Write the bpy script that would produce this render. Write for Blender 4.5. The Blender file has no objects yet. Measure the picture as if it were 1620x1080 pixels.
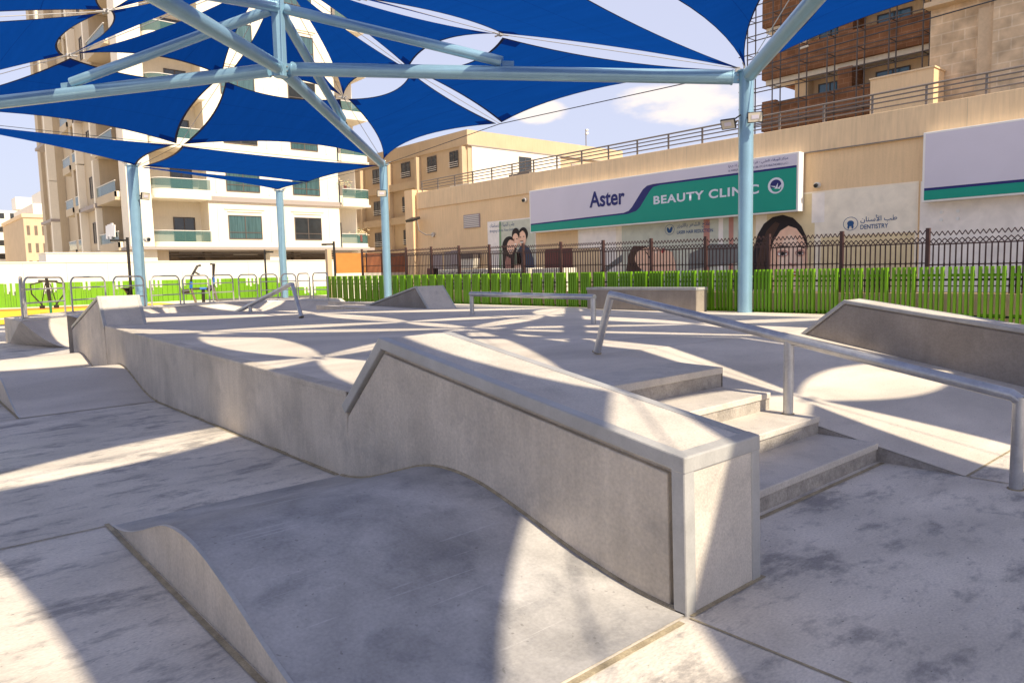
import bpy, bmesh, math, random
from mathutils import Vector, Matrix
random.seed(7)
S = bpy.context.scene
# ---------------------------------------------------------------- camera, sky, sun
cam = bpy.data.cameras.new('camera'); cam.lens = 25.59; cam.sensor_width = 36.0
cam.clip_start = 0.05; cam.clip_end = 3000
camo = bpy.data.objects.new('camera', cam); S.collection.objects.link(camo)
R = Matrix(((0.7523753, 0.0794963, -0.6539203), (-0.6583325, 0.0560560, -0.7506371), (-0.0230167, 0.9952578, 0.0945101)))
camo.matrix_world = Matrix.Translation((0, 0, 1.6)) @ R.to_4x4()
S.camera = camo
SUNV = Vector((-0.03, 1.03, -1.0)).normalized()          # the way the light travels
sun = bpy.data.lights.new('sun', 'SUN'); sun.energy = 3.9; sun.angle = math.radians(0.55); sun.color = (1.0, 0.875, 0.67)
so = bpy.data.objects.new('sun', sun); S.collection.objects.link(so)
so.rotation_euler = SUNV.to_track_quat('-Z', 'Y').to_euler()
W = bpy.data.worlds.new('World'); S.world = W; W.use_nodes = True
wn = W.node_tree; wn.nodes.clear()
def N(t, kind, **kw):
    n = t.nodes.new(kind)
    for k, v in kw.items(): setattr(n, k, v)
    return n
out = N(wn, 'ShaderNodeOutputWorld'); bg = N(wn, 'ShaderNodeBackground'); bg.inputs[1].default_value = 0.10
sky = N(wn, 'ShaderNodeTexSky'); sky.sky_type = 'NISHITA'; sky.sun_disc = False
sky.sun_elevation = math.asin(-SUNV.z); sky.sun_rotation = math.atan2(-SUNV.x, -SUNV.y)
sky.air_density = 1.0; sky.dust_density = 2.2; sky.ozone_density = 1.6; sky.altitude = 10
tc = N(wn, 'ShaderNodeTexCoord')
mp = N(wn, 'ShaderNodeMapping'); mp.inputs['Scale'].default_value = (1, 1, 2.6)
wn.links.new(tc.outputs['Generated'], mp.inputs[0])
nz = N(wn, 'ShaderNodeTexNoise'); nz.inputs['Scale'].default_value = 7.0; nz.inputs['Detail'].default_value = 9; nz.inputs['Roughness'].default_value = 0.55
wn.links.new(mp.outputs[0], nz.inputs[0])
def cloud_bank(d, w, h):
    # soft elliptical bank of cloud about the sky direction d
    sx = Vector((d[1], -d[0], 0)).normalized()
    a = N(wn, 'ShaderNodeVectorMath', operation='SUBTRACT'); a.inputs[1].default_value = Vector(d).normalized()
    wn.links.new(tc.outputs['Generated'], a.inputs[0])
    dx = N(wn, 'ShaderNodeVectorMath', operation='DOT_PRODUCT'); dx.inputs[1].default_value = sx / w
    dz = N(wn, 'ShaderNodeVectorMath', operation='DOT_PRODUCT'); dz.inputs[1].default_value = Vector((0, 0, 1)) / h
    wn.links.new(a.outputs[0], dx.inputs[0]); wn.links.new(a.outputs[0], dz.inputs[0])
    x2 = N(wn, 'ShaderNodeMath', operation='POWER'); x2.inputs[1].default_value = 2
    ax = N(wn, 'ShaderNodeMath', operation='ABSOLUTE'); wn.links.new(dx.outputs['Value'], ax.inputs[0]); wn.links.new(ax.outputs[0], x2.inputs[0])
    z2 = N(wn, 'ShaderNodeMath', operation='POWER'); z2.inputs[1].default_value = 2
    az = N(wn, 'ShaderNodeMath', operation='ABSOLUTE'); wn.links.new(dz.outputs['Value'], az.inputs[0]); wn.links.new(az.outputs[0], z2.inputs[0])
    s = N(wn, 'ShaderNodeMath', operation='ADD'); wn.links.new(x2.outputs[0], s.inputs[0]); wn.links.new(z2.outputs[0], s.inputs[1])
    m = N(wn, 'ShaderNodeMapRange'); m.inputs[1].default_value = 0; m.inputs[2].default_value = 1.6; m.inputs[3].default_value = 0.30; m.inputs[4].default_value = -0.24
    wn.links.new(s.outputs[0], m.inputs[0])
    return m.outputs[0]
banks = [cloud_bank(*b) for b in (((0.800, 0.562, 0.215), 0.115, 0.042), ((0.671, 0.71, 0.208), 0.05, 0.022), ((0.3, 0.9, 0.5), 0.2, 0.05))]
mx = banks[0]
for b in banks[1:]:
    q = N(wn, 'ShaderNodeMath', operation='MAXIMUM'); wn.links.new(mx, q.inputs[0]); wn.links.new(b, q.inputs[1]); mx = q.outputs[0]
ad = N(wn, 'ShaderNodeMath', operation='ADD'); wn.links.new(nz.outputs['Fac'], ad.inputs[0]); wn.links.new(mx, ad.inputs[1])
cr = N(wn, 'ShaderNodeMapRange'); cr.inputs[1].default_value = 0.55; cr.inputs[2].default_value = 0.72; cr.interpolation_type = 'SMOOTHSTEP'
wn.links.new(ad.outputs[0], cr.inputs[0])
mixc = N(wn, 'ShaderNodeMixRGB'); mixc.inputs[2].default_value = (6.3, 5.7, 5.4, 1)
wn.links.new(cr.outputs[0], mixc.inputs[0])
# thin hazy veil low in the sky
mixh = N(wn, 'ShaderNodeMixRGB'); mixh.inputs[0].default_value = 0.78; mixh.inputs[2].default_value = (4.35, 4.45, 5.6, 1)
wn.links.new(sky.outputs[0], mixh.inputs[1]); wn.links.new(mixh.outputs[0], mixc.inputs[1])
wn.links.new(mixc.outputs[0], bg.inputs[0]); wn.links.new(bg.outputs[0], out.inputs[0])
S.view_settings.view_transform = 'Standard'; S.view_settings.look = 'None'; S.view_settings.gamma = 1; S.view_settings.exposure = 0.82
S.render.engine = 'CYCLES'; S.cycles.use_denoising = True
S.cycles.max_bounces = 7; S.cycles.transparent_max_bounces = 12
# ---------------------------------------------------------------- materials
MT = {}
def mat(name, col, rough=0.7, metal=0.0, var=0.0, vscale=1.5, grain=0.0, gscale=60, bump=0.0, bscale=40, stain=None, stretch=(1, 1, 1), emit=None, spec=0.4, streak=0.0, stain2=None, scratch=0.0, speck=0.0):
    if name in MT: return MT[name]
    m = bpy.data.materials.new(name); m.use_nodes = True; t = m.node_tree; b = t.nodes['Principled BSDF']
    b.inputs['Roughness'].default_value = rough; b.inputs['Metallic'].default_value = metal
    b.inputs['Specular IOR Level'].default_value = spec
    c = (*col, 1); b.inputs['Base Color'].default_value = c
    ge = N(t, 'ShaderNodeNewGeometry'); mpg = N(t, 'ShaderNodeMapping'); mpg.inputs['Scale'].default_value = stretch
    t.links.new(ge.outputs['Position'], mpg.inputs[0])
    cur = None
    def noise(sc, det=6, dist=0.0, ro=0.55, src=None):
        n = N(t, 'ShaderNodeTexNoise'); n.inputs['Scale'].default_value = sc; n.inputs['Detail'].default_value = det
        n.inputs['Roughness'].default_value = ro; n.inputs['Distortion'].default_value = dist
        t.links.new((src or mpg).outputs[0], n.inputs[0]); return n
    def mul(curout, facout, lo, hi, a=0.3, bb=0.7):
        r = N(t, 'ShaderNodeMapRange'); r.inputs[1].default_value = a; r.inputs[2].default_value = bb; r.inputs[3].default_value = lo; r.inputs[4].default_value = hi
        t.links.new(facout, r.inputs[0])
        x = N(t, 'ShaderNodeMixRGB', blend_type='MULTIPLY'); x.inputs[0].default_value = 1
        if curout is None: x.inputs[1].default_value = c
        else: t.links.new(curout, x.inputs[1])
        t.links.new(r.outputs[0], x.inputs[2]); return x.outputs[0]
    if var: cur = mul(cur, noise(vscale, 8, 0.4).outputs['Fac'], 1 - var, 1 + var)
    if streak:
        ms = N(t, 'ShaderNodeMapping'); ms.inputs['Scale'].default_value = (3.0, 3.0, 0.25); t.links.new(ge.outputs['Position'], ms.inputs[0])
        cur = mul(cur, noise(4.0, 7, 0.3, 0.6, ms).outputs['Fac'], 1 - streak, 1 + streak)
    for st in (stain, stain2):
        if st:
            sc, lo, a, bb, col2 = st[:5]
            n = noise(sc, 10, 0.15, 0.68)
            r = N(t, 'ShaderNodeMapRange'); r.interpolation_type = 'SMOOTHSTEP'; r.inputs[1].default_value = a; r.inputs[2].default_value = bb; r.inputs[4].default_value = lo
            t.links.new(n.outputs['Fac'], r.inputs[0])
            x = N(t, 'ShaderNodeMixRGB'); t.links.new(r.outputs[0], x.inputs[0])
            if cur is None: x.inputs[1].default_value = c
            else: t.links.new(cur, x.inputs[1])
            x.inputs[2].default_value = (*col2, 1); cur = x.outputs[0]
    if scratch:
        for ang, sc_ in ((0.6, 0.9), (-0.35, 1.3), (1.9, 0.7)):
            ms = N(t, 'ShaderNodeMapping'); ms.inputs['Scale'].default_value = (sc_, 55 * sc_, 20); ms.inputs['Rotation'].default_value = (0, 0, ang)
            t.links.new(ge.outputs['Position'], ms.inputs[0]); n1 = noise(1.0, 1.5, 0.25, 0.4, ms); n2 = noise(1.7, 3)
            a = N(t, 'ShaderNodeMapRange'); a.inputs[1].default_value = .70; a.inputs[2].default_value = .735; t.links.new(n1.outputs['Fac'], a.inputs[0])
            b2 = N(t, 'ShaderNodeMapRange'); b2.inputs[1].default_value = .5; b2.inputs[2].default_value = .62; b2.inputs[4].default_value = scratch; t.links.new(n2.outputs['Fac'], b2.inputs[0])
            q = N(t, 'ShaderNodeMath', operation='MULTIPLY'); t.links.new(a.outputs[0], q.inputs[0]); t.links.new(b2.outputs[0], q.inputs[1])
            x = N(t, 'ShaderNodeMixRGB'); t.links.new(q.outputs[0], x.inputs[0]); t.links.new(cur, x.inputs[1]); x.inputs[2].default_value = (.55, .53, .51, 1); cur = x.outputs[0]
    if speck:
        n1 = noise(38, 1, 0, .3); a = N(t, 'ShaderNodeMapRange'); a.inputs[1].default_value = .74; a.inputs[2].default_value = .78; a.inputs[4].default_value = speck; t.links.new(n1.outputs['Fac'], a.inputs[0])
        x = N(t, 'ShaderNodeMixRGB'); t.links.new(a.outputs[0], x.inputs[0]); t.links.new(cur, x.inputs[1]); x.inputs[2].default_value = (.10, .09, .08, 1); cur = x.outputs[0]
    if grain: cur = mul(cur, noise(gscale, 3).outputs['Fac'], 1 - grain, 1 + grain)
    if cur is not None: t.links.new(cur, b.inputs['Base Color'])
    if bump:
        bp = N(t, 'ShaderNodeBump'); bp.inputs['Strength'].default_value = bump; bp.inputs['Distance'].default_value = 0.02
        t.links.new(noise(bscale, 6).outputs['Fac'], bp.inputs['Height']); t.links.new(bp.outputs[0], b.inputs['Normal'])
    if emit: b.inputs['Emission Color'].default_value = (*emit, 1); b.inputs['Emission Strength'].default_value = 1
    MT[name] = m; return m
DK = (0.20, 0.185, 0.185)
mat('conc_ground', (0.65, 0.585, 0.50), 0.75, var=0.2, vscale=1.1, grain=0.12, gscale=60, bump=0.25, bscale=30, stain=(1.9, 0.72, 0.505, 0.64, (0.21, 0.195, 0.19)), stain2=(6.0, 0.55, 0.52, 0.70, (0.26, 0.24, 0.23)), stretch=(0.8, 1.5, 1), speck=.6, scratch=.3)
mat('conc_deck', (0.61, 0.545, 0.465), 0.7, var=0.17, vscale=0.9, grain=0.09, gscale=60, bump=0.12, bscale=30, stain=(2.2, 0.3, 0.56, 0.8, (0.33, 0.30, 0.28)), stretch=(0.7, 1.7, 1), scratch=.35, speck=.4)
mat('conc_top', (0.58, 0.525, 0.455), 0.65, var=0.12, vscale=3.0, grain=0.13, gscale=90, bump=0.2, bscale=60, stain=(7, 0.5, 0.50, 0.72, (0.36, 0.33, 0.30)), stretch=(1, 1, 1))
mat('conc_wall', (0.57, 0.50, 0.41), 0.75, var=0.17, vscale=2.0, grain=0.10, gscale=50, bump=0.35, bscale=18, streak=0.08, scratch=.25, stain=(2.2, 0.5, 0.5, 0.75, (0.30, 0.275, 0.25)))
mat('conc_hump', (0.41, 0.39, 0.37), 0.6, var=0.28, vscale=2.2, scratch=.8, speck=.4, grain=0.10, gscale=60, bump=0.1, bscale=25, stain=(3.2, 0.55, 0.46, 0.70, (0.18, 0.18, 0.188)), stain2=(9, 0.4, 0.55, 0.78, (0.40, 0.385, 0.37)))
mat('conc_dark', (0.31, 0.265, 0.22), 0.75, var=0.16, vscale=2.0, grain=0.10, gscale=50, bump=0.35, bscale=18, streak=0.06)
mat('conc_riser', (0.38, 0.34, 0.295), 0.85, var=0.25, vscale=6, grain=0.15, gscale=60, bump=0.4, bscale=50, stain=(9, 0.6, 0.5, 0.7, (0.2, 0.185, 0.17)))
mat('conc_cap', (0.41, 0.40, 0.38), 0.34, var=0.14, vscale=5, grain=0.05, gscale=80, bump=0.06, bscale=50, spec=0.6)
mat('joint_sand', (0.38, 0.31, 0.20), 0.9, var=0.3, vscale=12, grain=0.2, gscale=120)
mat('steel', (0.50, 0.50, 0.51), 0.38, 0.75, var=0.15, vscale=6, grain=0.06, gscale=50, stain=(5, 0.4, 0.55, 0.75, (0.30, 0.29, 0.29)))
mat('galv', (0.52, 0.50, 0.48), 0.45, 0.6, var=0.1, vscale=5)
mat('pole_blue', (0.27, 0.45, 0.57), 0.28, 0.35, var=0.05, vscale=3, grain=0.03, gscale=30, spec=0.6, stain=(6, 0.25, 0.66, 0.8, (0.42, 0.40, 0.36)))
mat('wire', (0.40, 0.38, 0.36), 0.4, 0.5)
mat('wire_dark', (0.03, 0.03, 0.035), 0.5)
mat('hem', (0.003, 0.008, 0.05), 0.8)
mat('green_slat', (0.15, 0.34, 0.004), 0.5, var=0.1, vscale=3)
mat('green_far', (0.14, 0.33, 0.003), 0.6, var=0.08, vscale=2)
mat('brown_iron', (0.085, 0.04, 0.034), 0.5, var=0.2, vscale=4)
mat('black_iron', (0.02, 0.018, 0.018), 0.5)
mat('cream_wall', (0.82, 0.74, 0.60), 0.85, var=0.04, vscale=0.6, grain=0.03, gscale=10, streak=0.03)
mat('cream_shade', (0.52, 0.42, 0.29), 0.85, var=0.06, vscale=0.8, streak=0.05)  # darker copy of cream_wall: west side shade put into the colour; also joint lines
mat('white_wall', (0.80, 0.74, 0.64), 0.85, var=0.03, vscale=0.5)
mat('clinic_wall', (0.80, 0.57, 0.33), 0.85, var=0.06, vscale=0.8, grain=0.03, gscale=20, streak=0.06, stain=(0.9, 0.25, 0.6, 0.8, (0.5, 0.38, 0.26)))
mat('clinic_band', (0.76, 0.56, 0.34), 0.85, var=0.05, vscale=1.2, streak=0.10)
mat('tan_wall', (0.56, 0.42, 0.27), 0.85, var=0.06, vscale=0.5, streak=0.06)
mat('grey_band', (0.36, 0.31, 0.28), 0.85)
mat('window_frame', (0.10, 0.08, 0.07), 0.5)
mat('white_frame', (0.70, 0.66, 0.60), 0.6)
mat('sign_white', (0.66, 0.62, 0.70), 0.5, var=0.03, vscale=0.7)
mat('sign_trim', (0.85, 0.82, 0.78), 0.5)
mat('sign_green', (0.0, 0.30, 0.21), 0.5, var=0.03, vscale=0.7)
mat('sign_navy', (0.012, 0.015, 0.14), 0.5)
mat('sign_text', (0.70, 0.72, 0.78), 0.5)
mat('text_blue', (0.02, 0.085, 0.22), 0.6)
mat('stone', (0.60, 0.45, 0.29), 0.85, var=0.10, vscale=0.8, grain=0.05, gscale=8, stain=(1.5, 0.3, 0.5, 0.7, (0.46, 0.34, 0.22)))
mat('yellow_floor', (0.85, 0.50, 0.02), 0.85, var=0.06); mat('orange_floor', (0.75, 0.22, 0.02), 0.85, var=0.06); mat('pale_floor', (0.62, 0.57, 0.48), 0.9, var=0.08)
mat('machine_black', (0.022, 0.018, 0.016), 0.5); mat('machine_blue', (0.02, 0.12, 0.45), 0.45); mat('machine_green', (0.02, 0.16, 0.08), 0.5)
mat('lens', (0.62, 0.56, 0.45), 0.25, var=0.05, vscale=20)
mat('grey_metal', (0.22, 0.19, 0.17), 0.5, 0.3)
mat('rust_panel', (0.34, 0.12, 0.05), 0.8, var=0.2, vscale=2); mat('orange_panel', (0.55, 0.22, 0.05), 0.8, var=0.1, vscale=2); mat('maroon_panel', (0.17, 0.06, 0.05), 0.8); mat('mauve_panel', (0.36, 0.30, 0.30), 0.8)
mat('ac_white', (0.72, 0.66, 0.55), 0.6); mat('ac_dark', (0.10, 0.08, 0.07), 0.6)
mat('glass_teal', (0.055, 0.11, 0.12), 0.08, var=0.4, vscale=2.0, spec=0.8, stretch=(6, 6, 0.3))
mat('glass_dark', (0.03, 0.035, 0.04), 0.08, var=0.3, vscale=1.5, spec=0.8)
mat('glass_blue', (0.015, 0.10, 0.16), 0.08, spec=0.8)
mat('parking_dark', (0.16, 0.12, 0.09), 0.9, var=0.2, vscale=0.6)  # shade inside the open car park is put into this dark colour
mat('asphalt', (0.10, 0.095, 0.09), 0.9, var=0.15, vscale=1.0)
for n_, c_ in dict(p_back=(0.92, 0.80, 0.62), p_back2=(0.90, 0.80, 0.64), p_mint=(0.60, 0.60, 0.48), p_white=(0.92, 0.84, 0.76), p_skin=(0.93, 0.58, 0.40), p_skin2=(0.97, 0.70, 0.53), p_hair=(0.02, 0.013, 0.013), p_hair2=(0.07, 0.035, 0.022), p_lip=(0.45, 0.04, 0.04), p_denim=(0.05, 0.07, 0.12), p_green=(0.16, 0.20, 0.14), p_rose=(0.55, 0.26, 0.20), p_ochre=(0.78, 0.62, 0.36), p_grey=(0.20, 0.20, 0.19), p_sheet=(0.55, 0.55, 0.53), p_green2=(0.25, 0.38, 0.20)).items():
    mat(n_, c_, 0.7, var=0.10, vscale=2.5)
# brick-like cladding
def brickmat(name, c1, c2, mort, sc):
    m = mat(name, c1, 0.9); t = m.node_tree; b = t.nodes['Principled BSDF']
    ge = N(t, 'ShaderNodeNewGeometry'); sp = N(t, 'ShaderNodeSeparateXYZ'); cb = N(t, 'ShaderNodeCombineXYZ')
    t.links.new(ge.outputs['Position'], sp.inputs[0]); t.links.new(sp.outputs[1], cb.inputs[0]); t.links.new(sp.outputs[2], cb.inputs[1])
    br = N(t, 'ShaderNodeTexBrick'); br.inputs['Scale'].default_value = sc; br.inputs['Color1'].default_value = (*c1, 1); br.inputs['Color2'].default_value = (*c2, 1); br.inputs['Mortar'].default_value = (*mort, 1); br.inputs['Mortar Size'].default_value = 0.015
    nn = N(t, 'ShaderNodeTexNoise'); nn.inputs['Scale'].default_value = 1.3; nn.inputs['Detail'].default_value = 8
    t.links.new(ge.outputs['Position'], nn.inputs[0])
    r = N(t, 'ShaderNodeMapRange'); r.inputs[1].default_value = .3; r.inputs[2].default_value = .7; r.inputs[3].default_value = .7; r.inputs[4].default_value = 1.3
    x = N(t, 'ShaderNodeMixRGB', blend_type='MULTIPLY'); x.inputs[0].default_value = 1
    t.links.new(cb.outputs[0], br.inputs[0]); t.links.new(nn.outputs['Fac'], r.inputs[0]); t.links.new(br.outputs[0], x.inputs[1]); t.links.new(r.outputs[0], x.inputs[2]); t.links.new(x.outputs[0], b.inputs['Base Color'])
brickmat('brick', (0.28, 0.125, 0.055), (0.23, 0.10, 0.045), (0.34, 0.18, 0.10), 0.9)
brickmat('stone_block', (0.60, 0.45, 0.29), (0.55, 0.40, 0.25), (0.64, 0.50, 0.34), 0.5)
def fabric(name, c, tcol, see):
    m = bpy.data.materials.new(name); m.use_nodes = True; t = m.node_tree; t.nodes.clear()
    o = N(t, 'ShaderNodeOutputMaterial'); d = N(t, 'ShaderNodeBsdfDiffuse'); tr = N(t, 'ShaderNodeBsdfTranslucent'); tp = N(t, 'ShaderNodeBsdfTransparent')
    d.inputs[0].default_value = (*c, 1); tr.inputs[0].default_value = (*tcol, 1)
    m1 = N(t, 'ShaderNodeMixShader'); m1.inputs[0].default_value = 0.5; m2 = N(t, 'ShaderNodeMixShader'); m2.inputs[0].default_value = see
    ge = N(t, 'ShaderNodeNewGeometry'); nn = N(t, 'ShaderNodeTexNoise'); nn.inputs['Scale'].default_value = 1.2; nn.inputs['Detail'].default_value = 5
    mg = N(t, 'ShaderNodeMapping'); mg.inputs['Scale'].default_value = (6, 0.6, 1); mg.inputs['Rotation'].default_value = (0, 0, 0.5)
    t.links.new(ge.outputs['Position'], mg.inputs[0]); t.links.new(mg.outputs[0], nn.inputs[0])
    r = N(t, 'ShaderNodeMapRange'); r.inputs[1].default_value = .3; r.inputs[2].default_value = .7; r.inputs[3].default_value = .95; r.inputs[4].default_value = 1.05
    t.links.new(nn.outputs['Fac'], r.inputs[0])
    for node, cc in ((d, c), (tr, tcol)):
        x = N(t, 'ShaderNodeMixRGB', blend_type='MULTIPLY'); x.inputs[0].default_value = 1; x.inputs[1].default_value = (*cc, 1)
        t.links.new(r.outputs[0], x.inputs[2]); t.links.new(x.outputs[0], node.inputs[0])
    bp = N(t, 'ShaderNodeBump'); bp.inputs['Strength'].default_value = 0.25; bp.inputs['Distance'].default_value = 0.05
    t.links.new(nn.outputs['Fac'], bp.inputs['Height']); t.links.new(bp.outputs[0], d.inputs['Normal']); t.links.new(bp.outputs[0], tr.inputs['Normal'])
    t.links.new(d.outputs[0], m1.inputs[1]); t.links.new(tr.outputs[0], m1.inputs[2]); t.links.new(m1.outputs[0], m2.inputs[1]); t.links.new(tp.outputs[0], m2.inputs[2]); t.links.new(m2.outputs[0], o.inputs[0])
    MT[name] = m
fabric('sail_blue', (0.003, 0.026, 0.155), (0.003, 0.052, 0.27), 0.0)
for nm_, c_ in (('sail_seam', (0.002, 0.02, 0.13)), ('sail_patch', (0.002, 0.014, 0.10))): fabric(nm_, c_, tuple(v * 1.2 for v in c_), 0.0)
def glassmat(name, c, see):
    m = bpy.data.materials.new(name); m.use_nodes = True; t = m.node_tree; b = t.nodes['Principled BSDF']
    b.inputs['Base Color'].default_value = (*c, 1); b.inputs['Roughness'].default_value = 0.08; b.inputs['Alpha'].default_value = see; MT[name] = m
glassmat('balcony_glass', (0.05, 0.13, 0.125), 0.75)
# ---------------------------------------------------------------- mesh helper
class MB:
    def __init__(s): s.v = []; s.f = []; s.m = []; s.mats = []
    def mi(s, m):
        if m not in s.mats: s.mats.append(m)
        return s.mats.index(m)
    def face(s, pts, m):
        n = len(s.v); s.v += [tuple(p) for p in pts]; s.f.append(tuple(range(n, n + len(pts)))); s.m.append(s.mi(m)); return s
    def box(s, x0, x1, y0, y1, z0, z1, m):
        return s.hexa([(x0, y0, z0), (x1, y0, z0), (x1, y1, z0), (x0, y1, z0), (x0, y0, z1), (x1, y0, z1), (x1, y1, z1), (x0, y1, z1)], m)
    def hexa(s, p, m, topm=None):
        n = len(s.v); s.v += [tuple(q) for q in p]; k = s.mi(m)
        for f in ((0, 3, 2, 1), (4, 5, 6, 7), (0, 1, 5, 4), (1, 2, 6, 5), (2, 3, 7, 6), (3, 0, 4, 7)):
            s.f.append(tuple(n + i for i in f)); s.m.append(k)
        if topm: s.m[-5] = s.mi(topm)
        return s
    def obox(s, c, ax, ay, az, m):
        c, ax, ay, az = map(Vector, (c, ax, ay, az))
        return s.hexa([c - ax - ay - az, c + ax - ay - az, c + ax + ay - az, c - ax + ay - az, c - ax - ay + az, c + ax - ay + az, c + ax + ay + az, c - ax + ay + az], m)
    def prism(s, poly, x0, x1, m, axis='x', endm=None):
        # poly: (a, b) pairs; axis x -> (y, z), axis y -> (x, z), axis z -> (x, y)
        def P(t, q): return (t, q[0], q[1]) if axis == 'x' else (q[0], t, q[1]) if axis == 'y' else (q[0], q[1], t)
        n = len(s.v); k = len(poly)
        s.v += [P(x0, q) for q in poly] + [P(x1, q) for q in poly]
        for i in range(k):
            j = (i + 1) % k; s.f.append((n + i, n + j, n + k + j, n + k + i)); s.m.append(s.mi(m))
        e = s.mi(endm or m)
        s.f.append(tuple(n + i for i in reversed(range(k)))); s.m.append(e)
        s.f.append(tuple(n + k + i for i in range(k))); s.m.append(e)
        return s
    def tube(s, pts, r, m, n=12, cap=True, r1=None):
        pts = [Vector(p) for p in pts]; rings = []; k = s.mi(m); up = None
        for i, p in enumerate(pts):
            d = (pts[min(i + 1, len(pts) - 1)] - pts[max(i - 1, 0)]).normalized()
            if up is None: up = Vector((0, 0, 1)) if abs(d.z) < 0.9 else Vector((1, 0, 0))
            a = d.cross(up).normalized(); b = a.cross(d).normalized(); up = b
            rr = r if r1 is None else r + (r1 - r) * i / (len(pts) - 1)
            if 0 < i < len(pts) - 1:
                cs = (pts[i] - pts[i - 1]).normalized().dot((pts[i + 1] - pts[i]).normalized()); rr *= 1 / max(0.6, math.sqrt((1 + cs) / 2))
            base = len(s.v)
            for j in range(n):
                t = 2 * math.pi * j / n; s.v.append(tuple(p + a * rr * math.cos(t) + b * rr * math.sin(t)))
            rings.append(base)
        for u, w in zip(rings, rings[1:]):
            for j in range(n): s.f.append((u + j, u + (j + 1) % n, w + (j + 1) % n, w + j)); s.m.append(k)
        if cap:
            s.f.append(tuple(rings[0] + j for j in reversed(range(n)))); s.m.append(k)
            s.f.append(tuple(rings[-1] + j for j in range(n))); s.m.append(k)
        return s
    def build(s, name, parent=None, smooth=False, bevel=0.0, auto=None):
        me = bpy.data.meshes.new(name); me.from_pydata(s.v, [], s.f)
        for m in s.mats: me.materials.append(MT[m])
        me.polygons.foreach_set('material_index', s.m)
        bm = bmesh.new(); bm.from_mesh(me)
        if bevel or smooth: bmesh.ops.remove_doubles(bm, verts=bm.verts, dist=1e-5)
        bmesh.ops.recalc_face_normals(bm, faces=bm.faces)
        bm.to_mesh(me); bm.free()
        if smooth:
            me.polygons.foreach_set('use_smooth', [True] * len(me.polygons))
            me.set_sharp_from_angle(angle=math.radians(35))
        me.update()
        o = bpy.data.objects.new(name, me); S.collection.objects.link(o)
        if bevel:
            md = o.modifiers.new('bevel', 'BEVEL'); md.width = bevel; md.segments = 2; md.limit_method = 'ANGLE'; md.angle_limit = math.radians(35)
        if parent: o.parent = parent
        return o
def tag(o, label=None, cat=None, group=None, kind=None):
    if label: o['label'] = label
    if cat: o['category'] = cat
    if group: o['group'] = group
    if kind: o['kind'] = kind
    return o
def thing(name, label, cat, group=None, loc=(0, 0, 0)):
    o = bpy.data.objects.new(name, None); S.collection.objects.link(o); o.location = loc; o.empty_display_size = 0.2
    return tag(o, label, cat, group)
def deck(x, y):
    return 0.67 + 0.026 * (y - 3.9) - 0.006 * (x - 2.72) - 0.0022 * (x - 2.72) * (y - 3.9)
def gz(y): return 0.0 if y < 13 else 0.0115 * (min(y, 46) - 13)
# ================================================================ the setting
m = MB(); ys = [-60, 13, 46, 900]; xs = [-700, -12, 60, 900]
for i in range(3):
    for j in range(3):
        q = [(xs[i], ys[j]), (xs[i + 1], ys[j]), (xs[i + 1], ys[j + 1]), (xs[i], ys[j + 1])]
        m.face([(x, y, gz(y)) for x, y in q], 'conc_ground' if (i == 1 and j < 2) else 'pale_floor')
def strip(m, x0, y0, x1, y1, w, mm='joint_sand', dz=0.004):
    d = Vector((x1 - x0, y1 - y0, 0)); n = Vector((-d.y, d.x, 0)).normalized() * w / 2
    m.face([(x0 - n.x, y0 - n.y, gz(y0) + dz), (x1 - n.x, y1 - n.y, gz(y1) + dz), (x1 + n.x, y1 + n.y, gz(y1) + dz), (x0 + n.x, y0 + n.y, gz(y0) + dz)], mm)
strip(m, 2.70, -4, 2.70, 1.90, 0.014); strip(m, -8, 1.90, 2.64, 1.90, 0.035); strip(m, 2.72, 1.912, 3.36, 1.912, 0.035)
strip(m, -8, 5.28, 1.02, 5.28, 0.012, dz=0.005); strip(m, 2.695, 5.3, 2.695, 10.3, 0.03)
strip(m, -8, 10.32, 2.66, 10.32, 0.014); strip(m, 1.035, 1.93, 1.035, 5.32, 0.03, dz=0.007); strip(m, 1.17, 10.3, 1.17, 13.6, 0.03)
strip(m, 6.06, 1.80, 14.4, 1.80, 0.03); strip(m, 3.40, 2.385, 6.02, 2.385, 0.035); strip(m, 6.045, 1.8, 6.045, -4, 0.012)
tag(m.build('ground'), kind='structure')
m = MB(); m.face([(14.9, -30, 0.02), (22, -30, 0.02), (22, 13, 0.02), (14.9, 13, 0.02)], 'asphalt'); m.face([(14.9, 13, 0.02), (22, 13, 0.02), (22, 46, 0.4), (14.9, 46, 0.4)], 'asphalt')
tag(m.build('parking_road'), kind='structure')
m = MB()
def patch(poly, mm, dz=0.006): m.face([(x, y, gz(y) + dz) for x, y in poly], mm)
patch([(-6, 30.4), (10.5, 30.4), (12.5, 34), (12.0, 43.6), (-8, 43.6)], 'yellow_floor'); 
patch([(-8, 41.3), (11, 41.3), (10.4, 43.6), (-9, 43.6)], 'orange_floor', 0.012)
patch([(-8, 34.3), (7, 33.6), (9, 34.6), (-8, 35.2)], 'pale_floor', 0.012); patch([(13.2, 27.4), (14.5, 27.4), (14.5, 30.5), (13.6, 30.5)], 'orange_floor', 0.012)
tag(m.build('play_surface'), kind='structure')
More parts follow.
